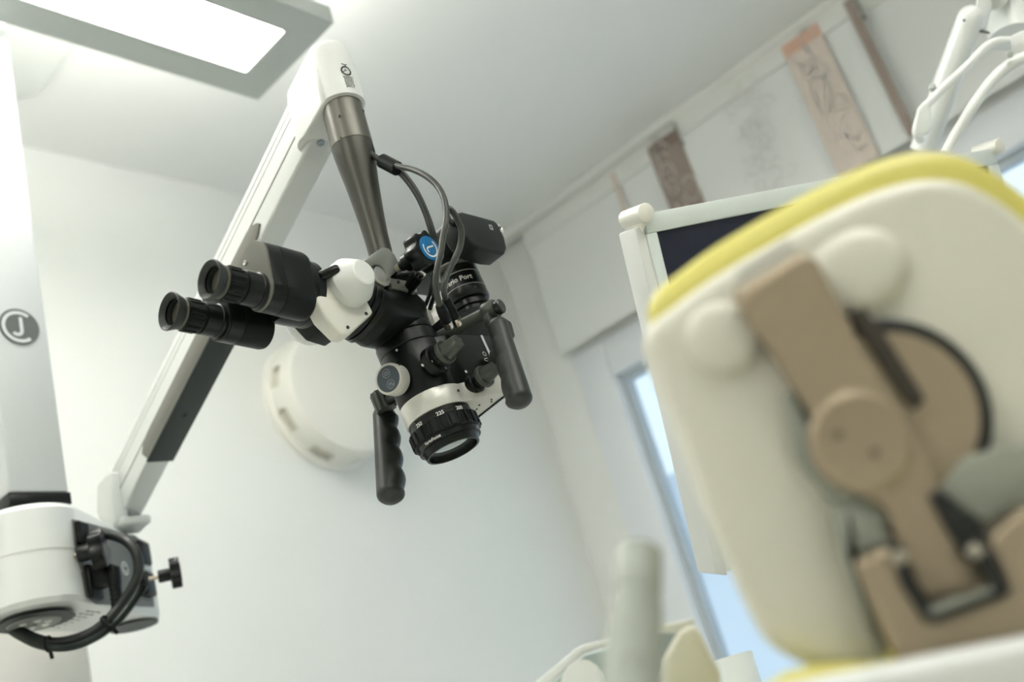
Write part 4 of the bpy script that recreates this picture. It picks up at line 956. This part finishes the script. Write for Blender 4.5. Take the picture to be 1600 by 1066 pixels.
for px_, py_ in ((1405, 872), (1522, 862)):
    add('hinge_pin', hlathe(new(), [(0, .0032), (.002, .003), (.003, .002), (.003, 0)], H(px_, py_, -.026), -hn, 18), mat('pale_pin', (.42, .39, .31), .4), ch)
bm = new(); hprism(bm, [H(*p, -.009) for p in ((1290, 800), (1318, 785), (1360, 800), (1392, 850), (1330, 872), (1368, 985), (1392, 1020), (1372, 1030), (1318, 900))], -hn, .006); add('side_guard', hbevel(bm, .003, 2, 20), GRN, ch, label='grey green side guard')
bm = new(); hprism(bm, [H(*p, -.009) for p in ((1462, 770), (1500, 715), (1560, 700), (1680, 690), (1680, 775), (1580, 795), (1530, 822))], -hn, .006); add('side_guard', hbevel(bm, .003, 2, 20), GRN, ch)
# upper edge of the chair back below the headrest
bk = [(1150, 1085), (1290, 1052), (1420, 1026), (1600, 990), (1800, 950), (1800, 1200), (1150, 1200)]
bm = new(); hprism(bm, [H(*p, -.03) for p in bk], -hn, .02); add('backrest_rim', hbevel(bm, .006, 3, 20), WHITE2, ch, label='white rim of the backrest')
yk = [(1195, 1066), (1225, 1048), (1280, 1036), (1345, 1032), (1400, 1030), (1420, 1060), (1300, 1120), (1150, 1120)]
bm = new(); hprism(bm, [H(*p, -.002) for p in yk], -hn, .022); add('backrest_pad', hbevel(bm, .006, 3, 20), PAD, ch, label='yellow edge of the backrest pad')
add('pad_tab', hbevel(hprism(new(), [H(*p, -.012) for p in ((1378, 1022), (1402, 1016), (1406, 1034), (1384, 1040))], -hn, .008), .002, 2), PAD, ch)

b0_ = H(1480, 1110, -.02); bw = hr * .20
bm = new(); prism(bm, [b0_ - bw * .7, b0_ + bw * .7, b0_ + bw + hdn * .12, b0_ + bw + hdn * .60, b0_ - bw + hdn * .60, b0_ - bw + hdn * .12], hn, .05); add('backrest', bevel(bm, .015, 3), PAD, ch)
fb = b0_ + hdn * .58; fb = V(fb.x, fb.y, 0)
bm = new(); abox(bm, fb + V(-.16, -.75, .02), fb + V(.16, .12, .12)); add('chair_base', bevel(bm, .03, 3), WHITE2, ch)
bm = new(); abox(bm, fb + V(-.10, -.40, .12), fb + V(.10, .06, .46)); add('lift_column', bevel(bm, .02, 3), WHITE2, ch)
bm = new(); abox(bm, fb + V(-.24, -.80, .46), fb + V(.24, .10, .56)); add('seat', bevel(bm, .03, 3), PAD, ch)

# ================================================================== INSTRUMENTS AT THE LOWER EDGE
GT = mat('grey_green_tube', (.36, .39, .345), .5, var=.03)
def s3(x, y): return (820 + x / 3.636, 840 + y / 3.636)
a, b = W(*s3(650, 75), .44), W(*s3(608, 900), .40); l_ = (b - a).length
st = empty('suction_tube', b); tag(st, 'blurred grey green suction handpiece standing upright at lower edge', 'handpiece')
add('tip_sleeve', lathe(new(), [(0, .0), (.0, .0085), (.0013, .0093), (.0185, .0095), (.019, .0091)], a, b - a, 36), GT, st)
add('grip_body', lathe(new(), [(.019, .0091), (.0245, .0093), (.025, .0100), (l_ * .5, .0101), (l_ * .75, .0108), (l_ * 1.2, .0115)], a, b - a, 36), GT, st)
add('thumb_slider', bevel(box(new(), a + (b - a) * .82 - ray(990, 1030).normalized() * .0105, (b - a), ray(990, 1030).cross(b - a), ray(990, 1030), .014, .008, .003), .0015, 2), mat('slider_green', (.27, .29, .24), .5), st)
tr_ = empty('instrument_tray', W(900, 1100, .75)); tag(tr_, 'pale blurred instrument tray with a raised rim left of the grey handpiece', 'tray')
bm = new(); prism(bm, [W(*s3(x, y), .78) for x, y in ((40, 840), (290, 630), (330, 610), (500, 570), (520, 600), (330, 665), (150, 830), (120, 1150), (20, 1150))], ray(900, 1040).normalized(), .012); add('rim', bevel(bm, .003, 2), WHITE2, tr_)
bm = new(); prism(bm, [W(*s3(x, y), .80) for x, y in ((150, 825), (330, 660), (560, 600), (560, 1150), (100, 1150))], ray(900, 1040).normalized(), .01); add('pan', bevel(bm, .002, 1), mat('tray_blue_grey', (.50, .58, .56), .4), tr_)
bm = new(); hull(bm, disc(W(*s3(330, 800), .77), right, up, .014, 16) + disc(W(*s3(330, 960), .77), right, up, .02, 16) + disc(W(*s3(330, 960), .79), right, up, .02, 16)); add('holder_cap', bevel(bm, .002, 2), WHITE2, tr_)
wg = empty('handpiece_holder', W(*s3(900, 900), .66)); tag(wg, 'cream angular instrument holder right of the grey handpiece', 'holder')
bm = new(); prism(bm, [W(*s3(x, y), .64) for x, y in ((780, 700), (870, 530), (960, 480), (1000, 540), (1080, 700), (1110, 760), (1160, 1100), (780, 1100))], ray(1060, 1030).normalized(), .02); add('side_cheek', bevel(bm, .005, 3), mat('holder_cream', (.70, .69, .60), .45), wg)
bm = new(); prism(bm, [W(*s3(x, y), .645) for x, y in ((760, 505), (800, 490), (960, 462), (970, 485), (880, 545), (770, 540))], ray(1060, 1000).normalized(), .02); add('top_lip', bevel(bm, .003, 2), WHITE2, wg)
bm = new(); prism(bm, [W(*s3(x, y), .68) for x, y in ((760, 545), (870, 540), (790, 700), (760, 800))], ray(1060, 1000).normalized(), .01); add('inner_wall', bm, mat('holder_grey', (.33, .38, .36), .5), wg)
bb_ = empty('clear_cup', W(*s3(1150, 860), .9)); tag(bb_, 'pale translucent cup edge behind the cream holder', 'cup')
cA = W(*s3(1140, 690), .95); 
add('cup_wall', lathe(new(), [(0, .024), (.06, .021), (.06, .0195), (.002, .0225)], cA, V(0, 0, -1), 32, closed=True), mat('cup_pale', (.78, .82, .80), .3, var=.02), bb_)
add('cup_base', lathe(new(), [(.055, .0205), (.06, .0205), (.06, 0)], cA, V(0, 0, -1), 32), mat('cup_grey', (.40, .45, .44), .5), bb_)

du = empty('delivery_unit', V(.62, .52, 0)); tag(du, 'white instrument console standing below the handpieces', 'console')
add('console', bevel(abox(new(), V(.42, .38, .86), V(.86, .70, 1.03)), .02, 3), WHITE2, du)
add('column', cyl(new(), V(.64, .54, .05), V(.64, .54, .87), .05, 28), WHITE2, du)
add('foot', lathe(new(), [(0, .20), (.04, .20), (.06, .16), (.06, 0)], V(.64, .54, 0), ZA, 40), WHITE2, du)
